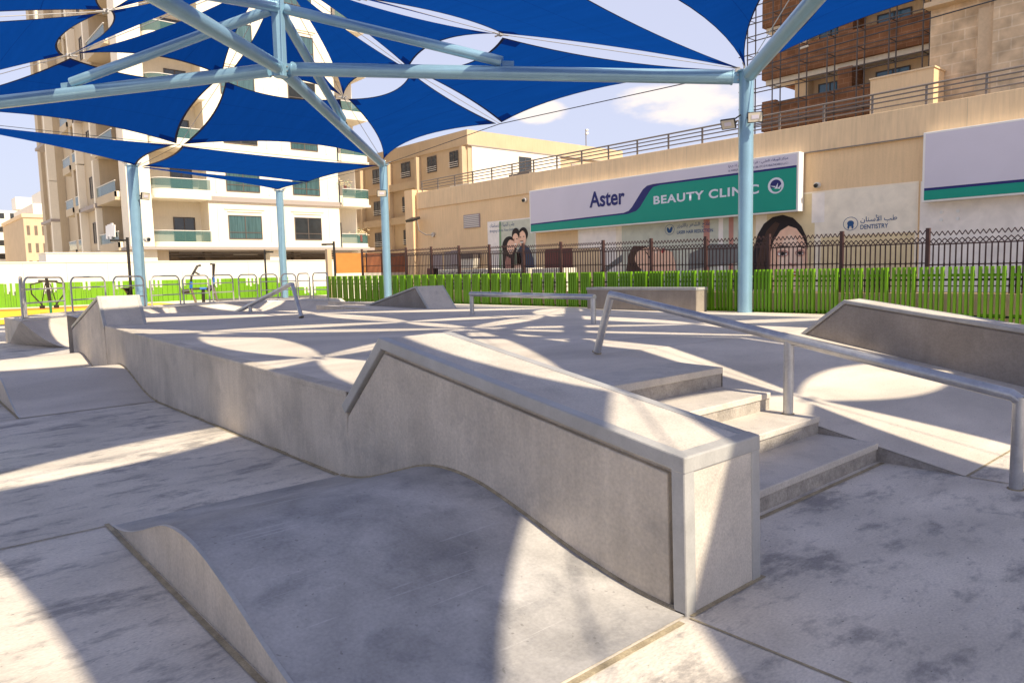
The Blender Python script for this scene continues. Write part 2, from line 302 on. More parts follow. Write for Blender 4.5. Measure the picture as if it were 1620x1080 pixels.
# ================================================================ skate platform (deck, side walls, stairs, bank)
plat = thing('skate_platform', 'large raised concrete skate deck with four steps and a bank in the middle', 'skate platform', loc=(2.72, 1.9, 0))
def local(o):  # parts are modelled in world coordinates
    o.matrix_parent_inverse = o.parent.matrix_world.inverted() if o.parent else Matrix(); return o
_b = MB.build
def build(s, name, parent=None, **k):
    o = _b(s, name, parent, **k)
    if parent:
        o.matrix_parent_inverse = Matrix.Translation(-parent.location) if parent.type == 'EMPTY' else Matrix()
    return o
MB.build = build
YC = 5.35                                   # the crease where the bank starts
m = MB()
def dgrid(xa, xb, ya, yb, nx, ny):
    for i in range(nx):
        for j in range(ny):
            X = [xa + (xb - xa) * (i + a) / nx for a in (0, 1)]; Y = [ya + (yb - ya) * (j + a) / ny for a in (0, 1)]
            m.face([(X[0], Y[0], deck(X[0], Y[0])), (X[1], Y[0], deck(X[1], Y[0])), (X[1], Y[1], deck(X[1], Y[1])), (X[0], Y[1], deck(X[0], Y[1]))], 'conc_deck')
SX = 6.04                                   # right edge of the stairs
dgrid(2.72, SX, 3.9 if False else 3.88, YC, 3, 2); dgrid(2.72, 14.62, YC, 16.0, 10, 8); dgrid(9.4, 14.62, 16.0, 19.2, 3, 3); dgrid(12.2, 14.62, 19.2, 24.0, 2, 3)
for xa, xb, y in ((2.72, 9.4, 16.0), (9.4, 12.2, 19.2), (12.2, 14.62, 24.0)):
    m.face([(xa, y, 0), (xb, y, 0), (xb, y, deck(xb, y)), (xa, y, deck(xa, y))], 'conc_wall')
for x, ya, yb in ((9.4, 16, 19.2), (12.2, 19.2, 24)): m.face([(x, ya, 0), (x, yb, 0), (x, yb, deck(x, yb)), (x, ya, deck(x, ya))], 'conc_wall')
m.face([(SX, 3.88, 0), (SX, YC, 0), (SX, YC, deck(SX, YC)), (SX, 3.88, deck(SX, 3.88))], 'conc_riser')
m.build('deck', plat, bevel=0)
# expansion joints cut in the deck
m = MB()
for a, b in (((6.04, YC), (14.4, YC)), ((2.75, 9.9), (14.4, 9.9)), ((9.0, YC), (9.0, 15.9))):
    p = [Vector((a[0] + (b[0] - a[0]) * t / 12, a[1] + (b[1] - a[1]) * t / 12, 0)) for t in range(13)]; n = Vector((-(b[1] - a[1]), b[0] - a[0], 0)).normalized() * 0.004
    for u, w in zip(p, p[1:]): m.face([(u.x - n.x, u.y - n.y, deck(u.x, u.y) + .004), (w.x - n.x, w.y - n.y, deck(w.x, w.y) + .004), (w.x + n.x, w.y + n.y, deck(w.x, w.y) + .004), (u.x + n.x, u.y + n.y, deck(u.x, u.y) + .004)], 'conc_riser')
m.build('deck_joint', plat)
# left wall, tall straight face with a slightly rounded lip
m = MB(); pr = [(5.12, 0)] + [(5.12 + (13.0 - 5.12) * t / 10, 0) for t in (10,)]
pts = [(y, deck(2.72, y)) for y in (5.12, 7, 9, 11, 13.0)]
m.prism([(5.12, -0.05), (13.0, -0.05)] + pts[::-1], 2.72, 2.86, 'conc_wall')
m.prism([(5.12, pts[0][1] - .05), (13.0, pts[-1][1] - .05)] + [(y, z + 0.004) for y, z in pts[::-1]], 2.716, 2.84, 'conc_wall')
m.build('side_wall', plat, bevel=0.012)
m = MB(); prev = None
for k in range(24):
    y0, y1 = 5.3 + k * 7.7 / 24, 5.3 + (k + 1) * 7.7 / 24
    m.box(2.706, 2.722, y0, y1, gz(y0) - .02, gz(y0) + 0.008 + 0.004 * math.sin(k * 2.7), 'joint_sand')
m.build('sand_joint', plat)
# steps: rounded nosing, rough riser
RY = [3.88, 3.38, 2.92, 2.43]; RZ = [0.645, 0.465, 0.31, 0.155]
for k in range(4):
    y, z = RY[k], RZ[k]; yb = (RY[k - 1] if k else 3.95) + 0.02; zt = z
    m = MB()
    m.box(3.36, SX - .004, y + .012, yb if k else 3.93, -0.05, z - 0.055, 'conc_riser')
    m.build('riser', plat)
    m = MB()
    if k: m.box(3.36, SX, y, yb, z - 0.055, z, 'conc_top')
    else: m.hexa([(3.36, y, z - .055), (SX, y, z - .055), (SX, 4.4, z - .03), (3.36, 4.4, z - .03), (3.36, y, deck(3.36, y) + .003), (SX, y, deck(SX, y) + .003), (SX, 4.4, deck(SX, 4.4) + .003), (3.36, 4.4, deck(3.36, 4.4) + .003)], 'conc_top')
    m.build('tread', plat, bevel=0.008)
# bank running down beside the stairs
m = MB(); n = 12; YB = 1.80
for i in range(n):
    ya, yb = YB + (YC - YB) * i / n, YB + (YC - YB) * (i + 1) / n
    f = lambda x, y: deck(x, YC) * (y - YB) / (YC - YB)
    for xa, xb in ((SX + .002, 9), (9, 12), (12, 14.62)):
        m.face([(xa, ya, f(xa, ya) + .003), (xb, ya, f(xb, ya) + .003), (xb, yb, f(xb, yb) + .003), (xa, yb, f(xa, yb) + .003)], 'conc_deck')
m.face([(SX + .002, YB, 0), (SX + .002, YC, 0), (SX + .002, YC, deck(SX, YC))], 'conc_riser')
m.build('bank', plat)
# ================================================================ ledges
def offs(poly, d):
    out = []; n = len(poly)
    for i in range(n):
        p = Vector(poly[i]); a = (p - Vector(poly[i - 1])).normalized() if i else None; b = (Vector(poly[i + 1]) - p).normalized() if i < n - 1 else None
        na = Vector((-a.y, a.x)) if a else None; nb = Vector((-b.y, b.x)) if b else None
        if na is None: out.append(p + nb * d)
        elif nb is None: out.append(p + na * d)
        else:
            q = (na + nb).normalized(); out.append(p + q * d / max(0.3, q.dot(na)))
    return [tuple(q) for q in out]
def ledge(name, label, prof, foot, x0, x1, w=0.07, mats=('conc_wall', 'conc_top', 'conc_cap'), cross=True):
    """prof: top outline (y, z) from the far tip to the near end, walked so that the inside lies at +normal"""
    t = thing(name, label, 'skate ledge', loc=(x0, prof[-1][0], 0))
    c, tp, cp = mats
    m = MB(); m.prism(offs(prof, 0.006) + foot, x0 + w, x1 - w, tp); m.build('top_slab', t)
    m = MB(); m.prism(offs(prof, w * 0.8) + foot, x0 + w * .65, x1 - w * .65, c); m.build('core', t)
    m = MB(); pi = offs(prof, w * 1.42); m.prism(pi + foot, x0 + w * .22, x1 - w * .22, c); m.build('side_panel', t, bevel=0.008)
    inner = offs(prof, w)
    m = MB()
    for xa, xb in ((x0, x0 + w + .001), (x1 - w - .001, x1)):
        m.prism(list(prof) + inner[::-1], xa, xb, cp)
    m.build('edge_coping', t, bevel=0.009)
    return t, cp, w
H1, cp, w = ledge('hubba_ledge', 'big kinked concrete hubba ledge beside the four steps, nearest the camera', [(5.17, 0.585), (4.56, 1.155), (1.93, 0.745), (1.915, -0.02)], [(5.17, -0.02)], 2.70, 3.345, 0.078)
m = MB(); m.prism([(1.9265, .668), (1.9285, .7465), (2.0, .7578), (2.0, .69), (1.99, .668)], 2.6985, 3.3465, 'conc_cap'); m.build('edge_coping', H1, bevel=.008)
ledge('skate_ledge', 'steep short concrete ledge standing at the far left corner of the deck', [(15.55, 0.80), (13.29, 1.375), (12.95, 0.88)], [(12.95, 0), (15.55, 0)], 2.70, 3.34, 0.05)
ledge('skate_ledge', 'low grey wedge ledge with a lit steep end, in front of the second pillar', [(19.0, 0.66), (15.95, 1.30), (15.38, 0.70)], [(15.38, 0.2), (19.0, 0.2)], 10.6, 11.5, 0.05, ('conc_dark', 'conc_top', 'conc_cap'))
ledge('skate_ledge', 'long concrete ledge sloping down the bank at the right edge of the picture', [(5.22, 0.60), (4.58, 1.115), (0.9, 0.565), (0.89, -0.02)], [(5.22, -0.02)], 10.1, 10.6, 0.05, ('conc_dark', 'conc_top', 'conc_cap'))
t = thing('grind_box', 'long plain grey concrete box on the deck along the green fence', 'skate ledge', loc=(13.9, 9.62, .6))
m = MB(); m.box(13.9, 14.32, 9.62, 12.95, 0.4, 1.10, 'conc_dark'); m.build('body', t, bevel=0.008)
m = MB(); m.box(13.885, 14.335, 9.605, 12.965, 1.10, 1.165, 'conc_cap'); m.build('cap_slab', t, bevel=0.008)
# ---------------------------------------------------------------- rollers
HP = [(1.93, 0), (2.26, .025), (2.69, .115), (3.1, .235), (3.45, .32), (3.75, .345), (4.04, .318), (4.35, .22), (4.66, .115), (4.95, .04), (5.25, .0)]
def interp(P, y):
    for (a, za), (b, zb) in zip(P, P[1:]):
        if a <= y <= b: t = (y - a) / (b - a); t2 = t; return za + (zb - za) * t2
    return 0
def roller(y0, x0, x1, label, hs=1.0, top='conc_deck'):
    t = thing('roller_hump', label, 'skate hump', 'concrete roller humps along the deck wall', loc=(x0, y0, gz(y0)))
    n = 48; L = 3.32; prof = []
    for i in range(n + 1):
        y = 1.93 + L * i / n; z = sum(interp(HP, y + e) for e in (-.12, -.06, 0, .06, .12)) / 5 * hs if 0 < i < n else 0
        prof.append((y - 1.93 + y0, max(0.006, z) + gz(y0)))
    m = MB(); k = m.mi(top); nb = len(m.v)
    for y, z in prof: m.v += [(x0, y, z), (x1, y, z)]
    for i in range(n): m.f.append((nb + 2 * i, nb + 2 * i + 1, nb + 2 * i + 3, nb + 2 * i + 2)); m.m.append(k)
    m.build('curved_top', t, smooth=True)
    m = MB(); m.face([(x0, y, z) for y, z in prof] + [(x0, prof[-1][0], -.02), (x0, prof[0][0], -.02)], 'conc_wall')
    for (ya, za), (yb, zb) in zip(prof, prof[1:]): m.face([(x0 - .006, ya, za + .001), (x0 + .012, ya, za + .0035), (x0 + .012, yb, zb + .0035), (x0 - .006, yb, zb + .001)], 'conc_cap')
    m.build('end_face', t)
    m = MB()
    for (ya, za), (yb, zb) in zip(prof, prof[1:]): m.hexa([(2.700, ya, za - .02), (2.722, ya, za - .02), (2.722, yb, zb - .02), (2.700, yb, zb - .02), (2.700, ya, za + .006), (2.722, ya, za + .014), (2.722, yb, zb + .014), (2.700, yb, zb + .006)], 'joint_sand')
    m.build('sand_joint', t)
    return t
roller(1.93, 1.06, 2.715, 'smooth dark concrete roller hump in the foreground against the hubba ledge', 1.0, 'conc_hump')
roller(10.33, 1.19, 2.715, 'smaller looking concrete roller hump halfway along the deck wall on the left', 1.03)
roller(13.1, 0.2, 2.715, 'sunlit concrete roller hump farthest along the deck wall, behind the other', 1.0)
# ---------------------------------------------------------------- rails
def rail(name, label, top, posts, r=0.05, pr=0.042, mt='steel', grp=None):
    t = thing(name, label, 'grind rail', grp, loc=top[0])
    m = MB(); m.tube(top, r, mt, 16); m.build('top_tube', t, smooth=True)
    for a, b in posts:
        m = MB(); m.tube([a, b], pr, mt, 14); m.tube([a, Vector(a) + (Vector(b) - Vector(a)).normalized() * .006], pr + .012, 'joint_sand', 14); m.build('post', t, smooth=True)
    return t
RX = 5.94
rail('handrail', 'long galvanised steel handrail descending beside the four steps', [(RX, 5.20, 1.335), (RX, 5.08, 1.318), (RX, 1.50, 0.665), (RX, 1.455, 0.63)],
     [((RX, 5.40, .70), (RX, 5.19, 1.33)), ((RX, 3.16, .31), (RX, 3.16, .955)), ((RX, 1.455, 0.0), (RX, 1.455, .655))], 0.044, 0.042)
rail('flat_rail', 'low straight steel rail standing on the deck before the long grey box', [(9.50, 12.2, 1.165), (9.25, 8.45, 1.145)],
     [((9.50, 12.17, .70), (9.50, 12.17, 1.15)), ((9.25, 8.48, .66), (9.25, 8.48, 1.13))], 0.05, 0.045)
rail('kinked_rail', 'small peaked steel rail at the far left side of the deck', [(6.1, 13.42, 1.46), (6.1, 13.55, 1.46), (6.1, 16.9, 0.75)],
     [((6.1, 13.1, .84), (6.1, 13.44, 1.47)), ((6.1, 15.6, .84), (6.1, 15.6, 1.02))], 0.045, 0.04)
# ---------------------------------------------------------------- quarter pipe behind the deck
t = thing('quarter_pipe', 'wide low concrete quarter pipe behind the far edge of the deck', 'skate ramp', loc=(2.7, 21, 0))
lipP = [(2.52, 20.4), (3.8, 21.9), (5.0, 23.2), (6.2, 24.3), (7.45, 25.2), (8.6, 25.9), (9.8, 26.4), (10.8, 26.6), (11.7, 26.3), (12.35, 25.7), (12.7, 24.9)]
backP = [(2.45, 22.6), (3.3, 23.7), (4.5, 25.1), (5.8, 26.2), (7.2, 27.2), (8.6, 27.9), (9.9, 28.6), (11.3, 29.3), (12.6, 29.7), (13.6, 28.2), (13.6, 25.6)]
def spl(P, u):
    f = u * (len(P) - 1); i = min(int(f), len(P) - 2); t = f - i
    a, b, c, d = Vector(P[max(i - 1, 0)]), Vector(P[i]), Vector(P[i + 1]), Vector(P[min(i + 2, len(P) - 1)])
    return 0.5 * ((2 * b) + (c - a) * t + (2 * a - 5 * b + 4 * c - d) * t * t + (3 * b - a - 3 * c + d) * t * t * t)
m = MB(); n = 44; cols = 12; rows = []
for i in range(n + 1):
    u = i / n; l = spl(lipP, u); bk = spl(backP, u); d = (spl(lipP, min(1, u + .02)) - spl(lipP, max(0, u - .02))).normalized(); nn = Vector((d.y, -d.x))
    if u > .72: k_ = (u - .72) / .28; nn = (nn * (1 - k_) + Vector((-.15, -1)) * k_).normalized() 
    row = [(bk.x, bk.y, .75), (l.x, l.y, .73)]
    for j in range(1, cols + 1):
        a = j / cols; q = l + nn * 1.1 * a; g_ = gz(q.y) + .004; row.append((q.x, q.y, g_ + (.73 - g_) * (1 - math.sin(a * math.pi / 2)) ** 1.0))
    rows.append(row)
base = len(m.v); K = cols + 2
for r_ in rows: m.v += r_
for i in range(n):
    for j in range(K - 1): m.f.append((base + i * K + j, base + (i + 1) * K + j, base + (i + 1) * K + j + 1, base + i * K + j + 1)); m.m.append(m.mi('conc_deck'))
m.build('curved_face', t, smooth=True)
m = MB(); m.face([(p[0], p[1], p[2]) for p in rows[0]] + [(rows[0][-1][0], rows[0][-1][1], -.05), (rows[0][0][0], rows[0][0][1], -.05)], 'conc_wall')
for p, q in zip(rows, rows[1:]): m.face([(p[0][0], p[0][1], p[0][2]), (q[0][0], q[0][1], q[0][2]), (q[0][0], q[0][1], -.05), (p[0][0], p[0][1], -.05)], 'conc_wall')
e = rows[-1]; toe = (e[1][0] + 1.15, e[1][1] - .5, .10)
for p, q in zip(e[1:], e[2:]): m.face([p, toe, q], 'conc_deck')
m.face([e[1], e[0], toe], 'conc_deck'); m.face([e[0], (e[0][0] + .3, e[0][1], .1), toe], 'conc_deck')
m.build('end_wall', t)
m = MB(); m.tube([(p[1][0], p[1][1], p[1][2] + .003) for p in rows], 0.022, 'steel', 8); m.build('coping', t, smooth=True)
# ================================================================ shade canopy
can = thing('shade_canopy', 'huge blue tensile shade canopy on light blue steel pillars over the whole skate park', 'shade canopy', loc=(7.3, 16.1, 0))
def coons(c, sag, n=14, hem=0.02):
    """four corners in order; edges bow inwards"""
    c = [Vector(p) for p in c]; ctr = sum(c, Vector()) / 4
    c = [p + (ctr - p).normalized() * 0.12 for p in c]
    def edge(a, b, sag):
        L = (b - a).length; mid = (a + b) / 2
        if L < 0.3: return lambda t: a + (b - a) * t
        d = ctr - mid; ax = (b - a).normalized(); d = (d - ax * d.dot(ax)).normalized()
        return lambda t: a + (b - a) * t + d * (L * sag * 4 * t * (1 - t))
    sg = sag if isinstance(sag, tuple) else (sag,) * 4
    C0, C2, D0, D1 = edge(c[0], c[1], sg[0]), edge(c[3], c[2], sg[2]), edge(c[0], c[3], sg[3]), edge(c[1], c[2], sg[1])
    def P(u, v):
        return C0(u) * (1 - v) + C2(u) * v + D0(v) * (1 - u) + D1(v) * u - (c[0] * (1 - u) * (1 - v) + c[1] * u * (1 - v) + c[3] * (1 - u) * v + c[2] * u * v)
    m = MB(); k = m.mi('sail_blue'); h = m.mi('hem'); sm = m.mi('sail_seam'); cpt = m.mi('sail_patch')
    def grid(seams):
        t_ = [0, .012] + [.012 + .976 * i / n for i in range(1, n)] + [.988, 1]
        for q in seams: t_ += [q - .002, q + .002]
        return sorted(t_)
    tu, tv = grid(()), grid((.36, .69)); NU, NV = len(tu), len(tv)
    for v in tv:
        for u in tu: m.v.append(tuple(P(u, v)))
    for i in range(NV - 1):
        for j in range(NU - 1):
            um, vm = (tu[j] + tu[j + 1]) / 2, (tv[i] + tv[i + 1]) / 2; eu, ev = min(um, 1 - um), min(vm, 1 - vm)
            mm = h if i in (0, NV - 2) or j in (0, NU - 2) else cpt if eu + ev < .13 else sm if tv[i + 1] - tv[i] < .0045 else k
            m.f.append((i * NU + j, i * NU + j + 1, (i + 1) * NU + j + 1, (i + 1) * NU + j)); m.m.append(mm)
    # reinforced corner pieces
    return m
def sail(c, sag=(.14, .075, .125, .075), lab=None):
    o = coons(c, sag).build('sail', can, smooth=True)
    if lab: o['label'] = lab
    return o
def tri(apex, a, b, sag=(.05, .11, .05, 0)): return sail([apex, a, b, Vector(apex) + (Vector(b) - Vector(apex)).normalized() * .02], sag)
def fit(m, p, d):
    # shackle and turnbuckle fittings at a node
    p = Vector(p)
    m.obox(p, (.05, 0, 0), (0, .05, 0), (0, 0, .03), 'wire')
    for q in d:
        w = (Vector(q) - p).normalized(); m.tube([p + w * .02, p + w * .18], .018, 'wire', 6)
def bay(cx, cy, fx=0, fy=0, near=True, hz=6.3, px=7.1, py=7.4, mz=None, dj=None, so=.11, rs=.06):
    dj = dj or {}
    top = Vector((cx, cy, 8.35)); ring = {}
    for i in (-1, 0, 1):
        for j in (-1, 0, 1):
            if i or j: ring[i, j] = Vector((cx + 3.5 * i + (dj.get(j, (0, 0))[0] if i >= 0 else -.27 if (dj and j == -1) else -.14 if (dj and j == 0) else 0), cy + 3.55 * j + dj.get(j, (0, 0))[1], 6.8))
    outer = {}
    for i in (-1, 0, 1):
        for j in (-1, 0, 1):
            if not (i or j): continue
            z = 5.78 if i and j else 5.86; x = cx + px * i; y = cy + py * j + (dj.get(j, (0, 0))[1] if j < 1 else 0)
            if i and not j and fx == i: x -= 0.62 * i; z = 5.80
            outer[i, j] = Vector((x, y, z))
    if mz:
        for k_, z in mz.items(): outer[k_].z = z; 
    order = [(1, 1), (1, 0), (1, -1), (0, -1), (-1, -1), (-1, 0), (-1, 1), (0, 1)]
    for a, b in zip(order, order[1:] + order[:1]):
        sail([outer[a], outer[b], ring[b], ring[a]], (.06 if so < .1 and a[0] == -1 == b[0] else .075 if fx == 1 and a[0] == 1 == b[0] else .05 if cy > 5 and a[1] == -1 == b[1] else so, rs, .115, rs)); tri(top, ring[a], ring[b])
    for a in order:
        m = MB(); m.tube([top, ring[a], outer[a]], 0.009, 'wire', 5)
        fit(m, ring[a], [top, outer[a], ring[order[(order.index(a) + 1) % 8]], ring[order[order.index(a) - 1]]]); m.build('cable', can)
    return outer
def mast(cx, cy, hz=6.3, corners=(), px=7.1, py=7.4, pz=5.62):
    m = MB(); m.tube([(cx, cy, 6.12), (cx, cy, 8.42)], 0.15, 'pole_blue', 8); m.tube([(cx, cy, 6.10), (cx, cy, 6.14)], 0.165, 'pole_blue', 8); m.build('mast', can)
    for i, j in corners:
        p = Vector((cx + px * i, cy + py * j - (1.75 if (cy < 5 and j < 0) else 0), pz)); h = Vector((cx, cy, hz)); d = (h - p).normalized()  # near bay's rear beams moved back to steer where their shadow falls
        m = MB(); a = p + d * .32; b = h - d * .30; m.tube([a, b], 0.148, 'pole_blue', 20)
        for q, s in ((a, -1), (b, 1)):
            m.tube([q, q + d * s * .03], 0.16, 'pole_blue', 20); s_ = d.cross(Vector((0, 0, 1))).normalized()
            m.obox(q + d * s * .12, d * .14, s_ * .012, Vector((0, 0, .12)), 'pole_blue')
            for zz in (-.05, .05): m.tube([q + d * s * .14 + Vector((0, 0, zz)) - s_ * .035, q + d * s * .14 + Vector((0, 0, zz)) + s_ * .035], .018, 'galv', 6)
        m.build('beam', can, smooth=True)
        mid = p + (h - p) * .5 + Vector((0, 0, .22)); tp = Vector((cx, cy, 7.62)); d2 = (tp - mid).normalized()
        m = MB(); m.tube([mid + d2 * .12, tp - d2 * .2], 0.115, 'pole_blue', 16); m.obox(mid - d * .02 + Vector((0, 0, -.06)), d * .13, d.cross(Vector((0, 0, 1))).normalized() * .015, Vector((0, 0, .1)), 'pole_blue')
        m.obox(tp - d2 * .16, d2 * .08, d.cross(Vector((0, 0, 1))).normalized() * .015, Vector((0, 0, .1)), 'pole_blue')
        m.build('strut', can, smooth=True)
CS = [(1, 1), (1, -1), (-1, 1), (-1, -1)]
bay(7.3, 16.1, fx=1, mz={(0, 1): 5.66, (0, -1): 6.6}); mast(7.3, 16.1, 6.28, CS)
bay(7.3, 1.3, fx=1, mz={(0, 1): 6.6}, dj={-1: (-.35, -1.05), 0: (-.1, -.4)}, so=.099, rs=.088); mast(7.3, 1.3, 6.12, CS)  # near bay: node shifts are shaped to set where its shadows land
bay(-6.9, 16.1); mast(-6.9, 16.1, 6.28, CS)  # this bay and the next: unseen, added for shadows on the left ground
bay(-6.9, 1.3, mz={(0, 1): 6.0}); mast(-6.9, 1.3, 6.2, CS)
# the smaller far sails behind
P2t = Vector((14.4, 23.5, 5.60)); Mf = Vector((7.3, 23.5, 5.66)); PL = Vector((.2, 23.5, 5.78)); P4t = Vector((7.35, 28.25, 5.62)); P3t = Vector((14.4, 32.6, 5.62)); Q = Vector((14.4, 29.6, 5.62))
tri(PL, Mf, P4t, .05); sail([Mf, P2t, Q, P4t], .05); sail([P4t, Q, P3t, P4t + Vector((.15, .2, -.02))], .03)
def pillar(x, y, z0, z1, r, lab=None):
    m = MB(); m.tube([(x, y, z0), (x, y, z1)], r, 'pole_blue', 28)
    m.tube([(x, y, z1), (x, y, z1 + .03)], r + .04, 'pole_blue', 28)
    for a in range(6):
        c, s = math.cos(a * 1.047 + .3), math.sin(a * 1.047 + .3); m.obox((x + c * (r + .03), y + s * (r + .03), z1 + .06), (c * .05, s * .05, 0), (-s * .008, c * .008, 0), (0, 0, .05), 'wire')
        m.tube([(x + c * (r + .04), y + s * (r + .04), z1 + .08), (x + c * (r + .16), y + s * (r + .16), z1 + .13)], .016, 'wire', 6)
    if z0 > .2: m.tube([(x, y, z0), (x, y, z0 + .02)], r + .05, 'pole_blue', 28)
    o = m.build('pillar', can, smooth=True)
    if lab: o['label'] = lab
pillar(14.4, 8.7, .58, 5.74, .155); pillar(14.4, 23.5, .55, 5.60, .145); pillar(.2, 8.7, 0, 5.7, .155); pillar(.2, 23.5, 0, 5.7, .155)
pillar(7.15, 28.25, 0, 5.60, .185); pillar(14.4, 32.6, 0, 5.55, .165); pillar(14.4, -7.85, 0, 5.7, .155); pillar(.2, -7.85, 0, 5.7, .155); pillar(-14, 8.7, 0, 5.7, .155); pillar(-14, 23.5, 0, 5.7, .155)
def cable(pts, r=.008, mm='wire_dark'):
    m = MB(); m.tube(pts, r, mm, 5); m.build('cable', can)
cable([(14.4, 23.5, 5.62), (13.73, 16.1, 5.79), (14.4, 8.7, 5.78)], .012); cable([PL, Mf, P2t]); cable([P4t, Mf]); cable([P2t, Q, P3t])
cable([(14.4, 23.4, 5.6), (22.0, 15.0, 7.5)], .008) if False else None
cable([(14.4, 8.7, 5.78), (13.78, 1.3, 5.8), (14.4, -6.1, 5.78)], .012)
# ================================================================ floodlights on the pillars
def flood(loc, rz, tilt, label, sc=1.0, arm=0.22, av=None):
    t = thing('floodlight', label, 'floodlight', 'floodlights clamped to the pillars', loc=loc)
    t.rotation_euler = (tilt, 0, rz); t.scale = (sc,) * 3
    m = MB(); m.box(-.155, .155, -.03, .02, -.11, .11, 'black_iron')
    for k in range(7): m.box(-.12 + k * .04 - .004, -.12 + k * .04 + .004, .02, .05, -.09, .09, 'black_iron')
    a = _b(m, 'housing', t, bevel=.008)
    m = MB(); m.box(-.137, .137, -.036, -.030, -.093, .093, 'lens'); m.box(-.075, .075, -.042, -.0365, -.035, .045, 'sign_white'); _b(m, 'lens', t)
    m = MB(); m.box(-.17, -.158, -.01, .05, -.012, .012, 'black_iron'); m.box(.158, .17, -.01, .05, -.012, .012, 'black_iron'); m.box(-.17, .17, .05, .062, -.012, .012, 'black_iron'); m.tube([(0, .06, 0), av or (0, arm, -.01)], .016, 'black_iron', 8); _b(m, 'bracket', t)
    return t
CAMD = lambda x, y: math.atan2(-x, y)   # rotation that turns the lens (local -y) toward the origin
flood((14.22, 8.38, 4.72), CAMD(14.2, 8.4), .12, 'white-faced floodlight fixed to the front of the right hand pillar, below the beams', 1.0, .14)
flood((14.08, 8.93, 4.66), CAMD(14, 9) - .35, .55, 'tilted floodlight sticking out to the left of the right hand pillar', 1.0, .2, (.24, .16, .10))
flood((14.12, 23.2, 4.55), CAMD(14, 23), .2, 'small pale floodlight on the thin pillar left of the clinic wall', 1.1, .18)
flood((7.42, 27.95, 4.55), CAMD(7.4, 27.9) + .7, .2, 'small pale floodlight on the thick leftmost pillar', 1.1, .16)
t = thing('pillar_camera', 'tiny white camera dome on the lower half of the leftmost pillar', 'camera', loc=(7.36, 27.95, 3.05))
m = MB(); m.tube([(7.36, 27.98, 3.05), (7.40, 27.85, 3.05)], .10, 'white_frame', 12); m.build('housing', t, smooth=True)
m = MB(); m.tube([(7.40, 27.85, 3.05), (7.42, 27.80, 3.04)], .06, 'glass_dark', 12); m.build('lens', t)
# ================================================================ green slat fence (right) and brown picket fence
t = thing('green_fence', 'bright green vertical slat fence running along the right side of the deck', 'fence', loc=(14.7, 0, .5))
y = -0.5; G = 0.487; i = 0
while y < 29.2:
    z0, z1 = .50, 1.52 + .004 * (y - 5)
    m = MB()
    for k in range(5):
        yy = y + .01 + k * (.092 if y < 12.5 else .076); m.box((14.715 if y < 12.5 else 14.735) if k == 0 else 14.75, 14.80, yy, yy + .046, z0 - (.4 if y > 24 else 0), z1, 'green_slat')
    m.box(14.81, 14.83, y + .01, y + .40, z0 + .12, z0 + .17, 'green_slat'); m.box(14.81, 14.83, y + .01, y + .40, z1 - .18, z1 - .13, 'green_slat')
    m.build('slat_panel', t); y += G
m = MB(); m.box(14.835, 14.865, -.5, 29.2, .60, .64, 'black_iron'); m.box(14.835, 14.865, -.5, 29.2, 1.26, 1.30, 'black_iron'); m.build('rail', t)
t = thing('picket_fence', 'dark brown wrought iron picket fence on a low beige wall behind the green slats', 'fence', loc=(15.7, 0, 0))
BX = 15.7; zt = lambda y: 2.16 + .020 * (y - 3.9)
m = MB(); m.box(BX - .1, BX + .12, -2.9, 27.6, -.1, 1.0, 'clinic_wall'); m.build('low_wall', t)
py = 27.6 - 1.718 * 0; posts = [27.58 - 1.7 * k for k in range(19)]
def bar(m, y0, z0, y1, z1, w=.009, x=BX):
    d = Vector((0, y1 - y0, z1 - z0)); L = d.length; d /= L; n = Vector((0, -d.z, d.y))
    m.obox((x, (y0 + y1) / 2, (z0 + z1) / 2), d * (L / 2 + .003), (.007, 0, 0), n * w, 'brown_iron')
for a, b in zip(posts, posts[1:]):
    m = MB(); n = 17; p = (a - b) / n; zz = zt((a + b) / 2) - .22
    for k in range(1, n):
        yy = b + k * p; bar(m, yy, 1.0, yy, zz, .012)
        for z_, h in ((zz - .40, .035), (1.14, .03)): bar(m, yy, z_ - h, yy, z_ + h, .014)
    for k in range(0, n + 1):
        yy = b + k * p
        for s in (-1, 1):
            q = lambda u, v: (min(max(yy + s * u * p, b), a), zz + v)
            pts = [q(0, 0), q(.5, .055), q(1, .11), q(1.0, .165), q(.5, .245)]
            for u, v in zip(pts, pts[1:]):
                if abs(u[0] - v[0]) > 1e-4 or 0: bar(m, u[0], u[1], v[0], v[1], .008)
    m.build('picket_panel', t)
    m = MB()
    for z_ in (zz - .40, 1.14, zz - .005): m.box(BX - .012, BX + .012, b, a, z_ - .012, z_ + .012, 'brown_iron')
    m.build('rail', t)
for a in posts:
    m = MB(); m.box(BX - .035, BX + .035, a - .035, a + .035, 1.0, zt(a) + .085, 'brown_iron'); m.build('post', t)
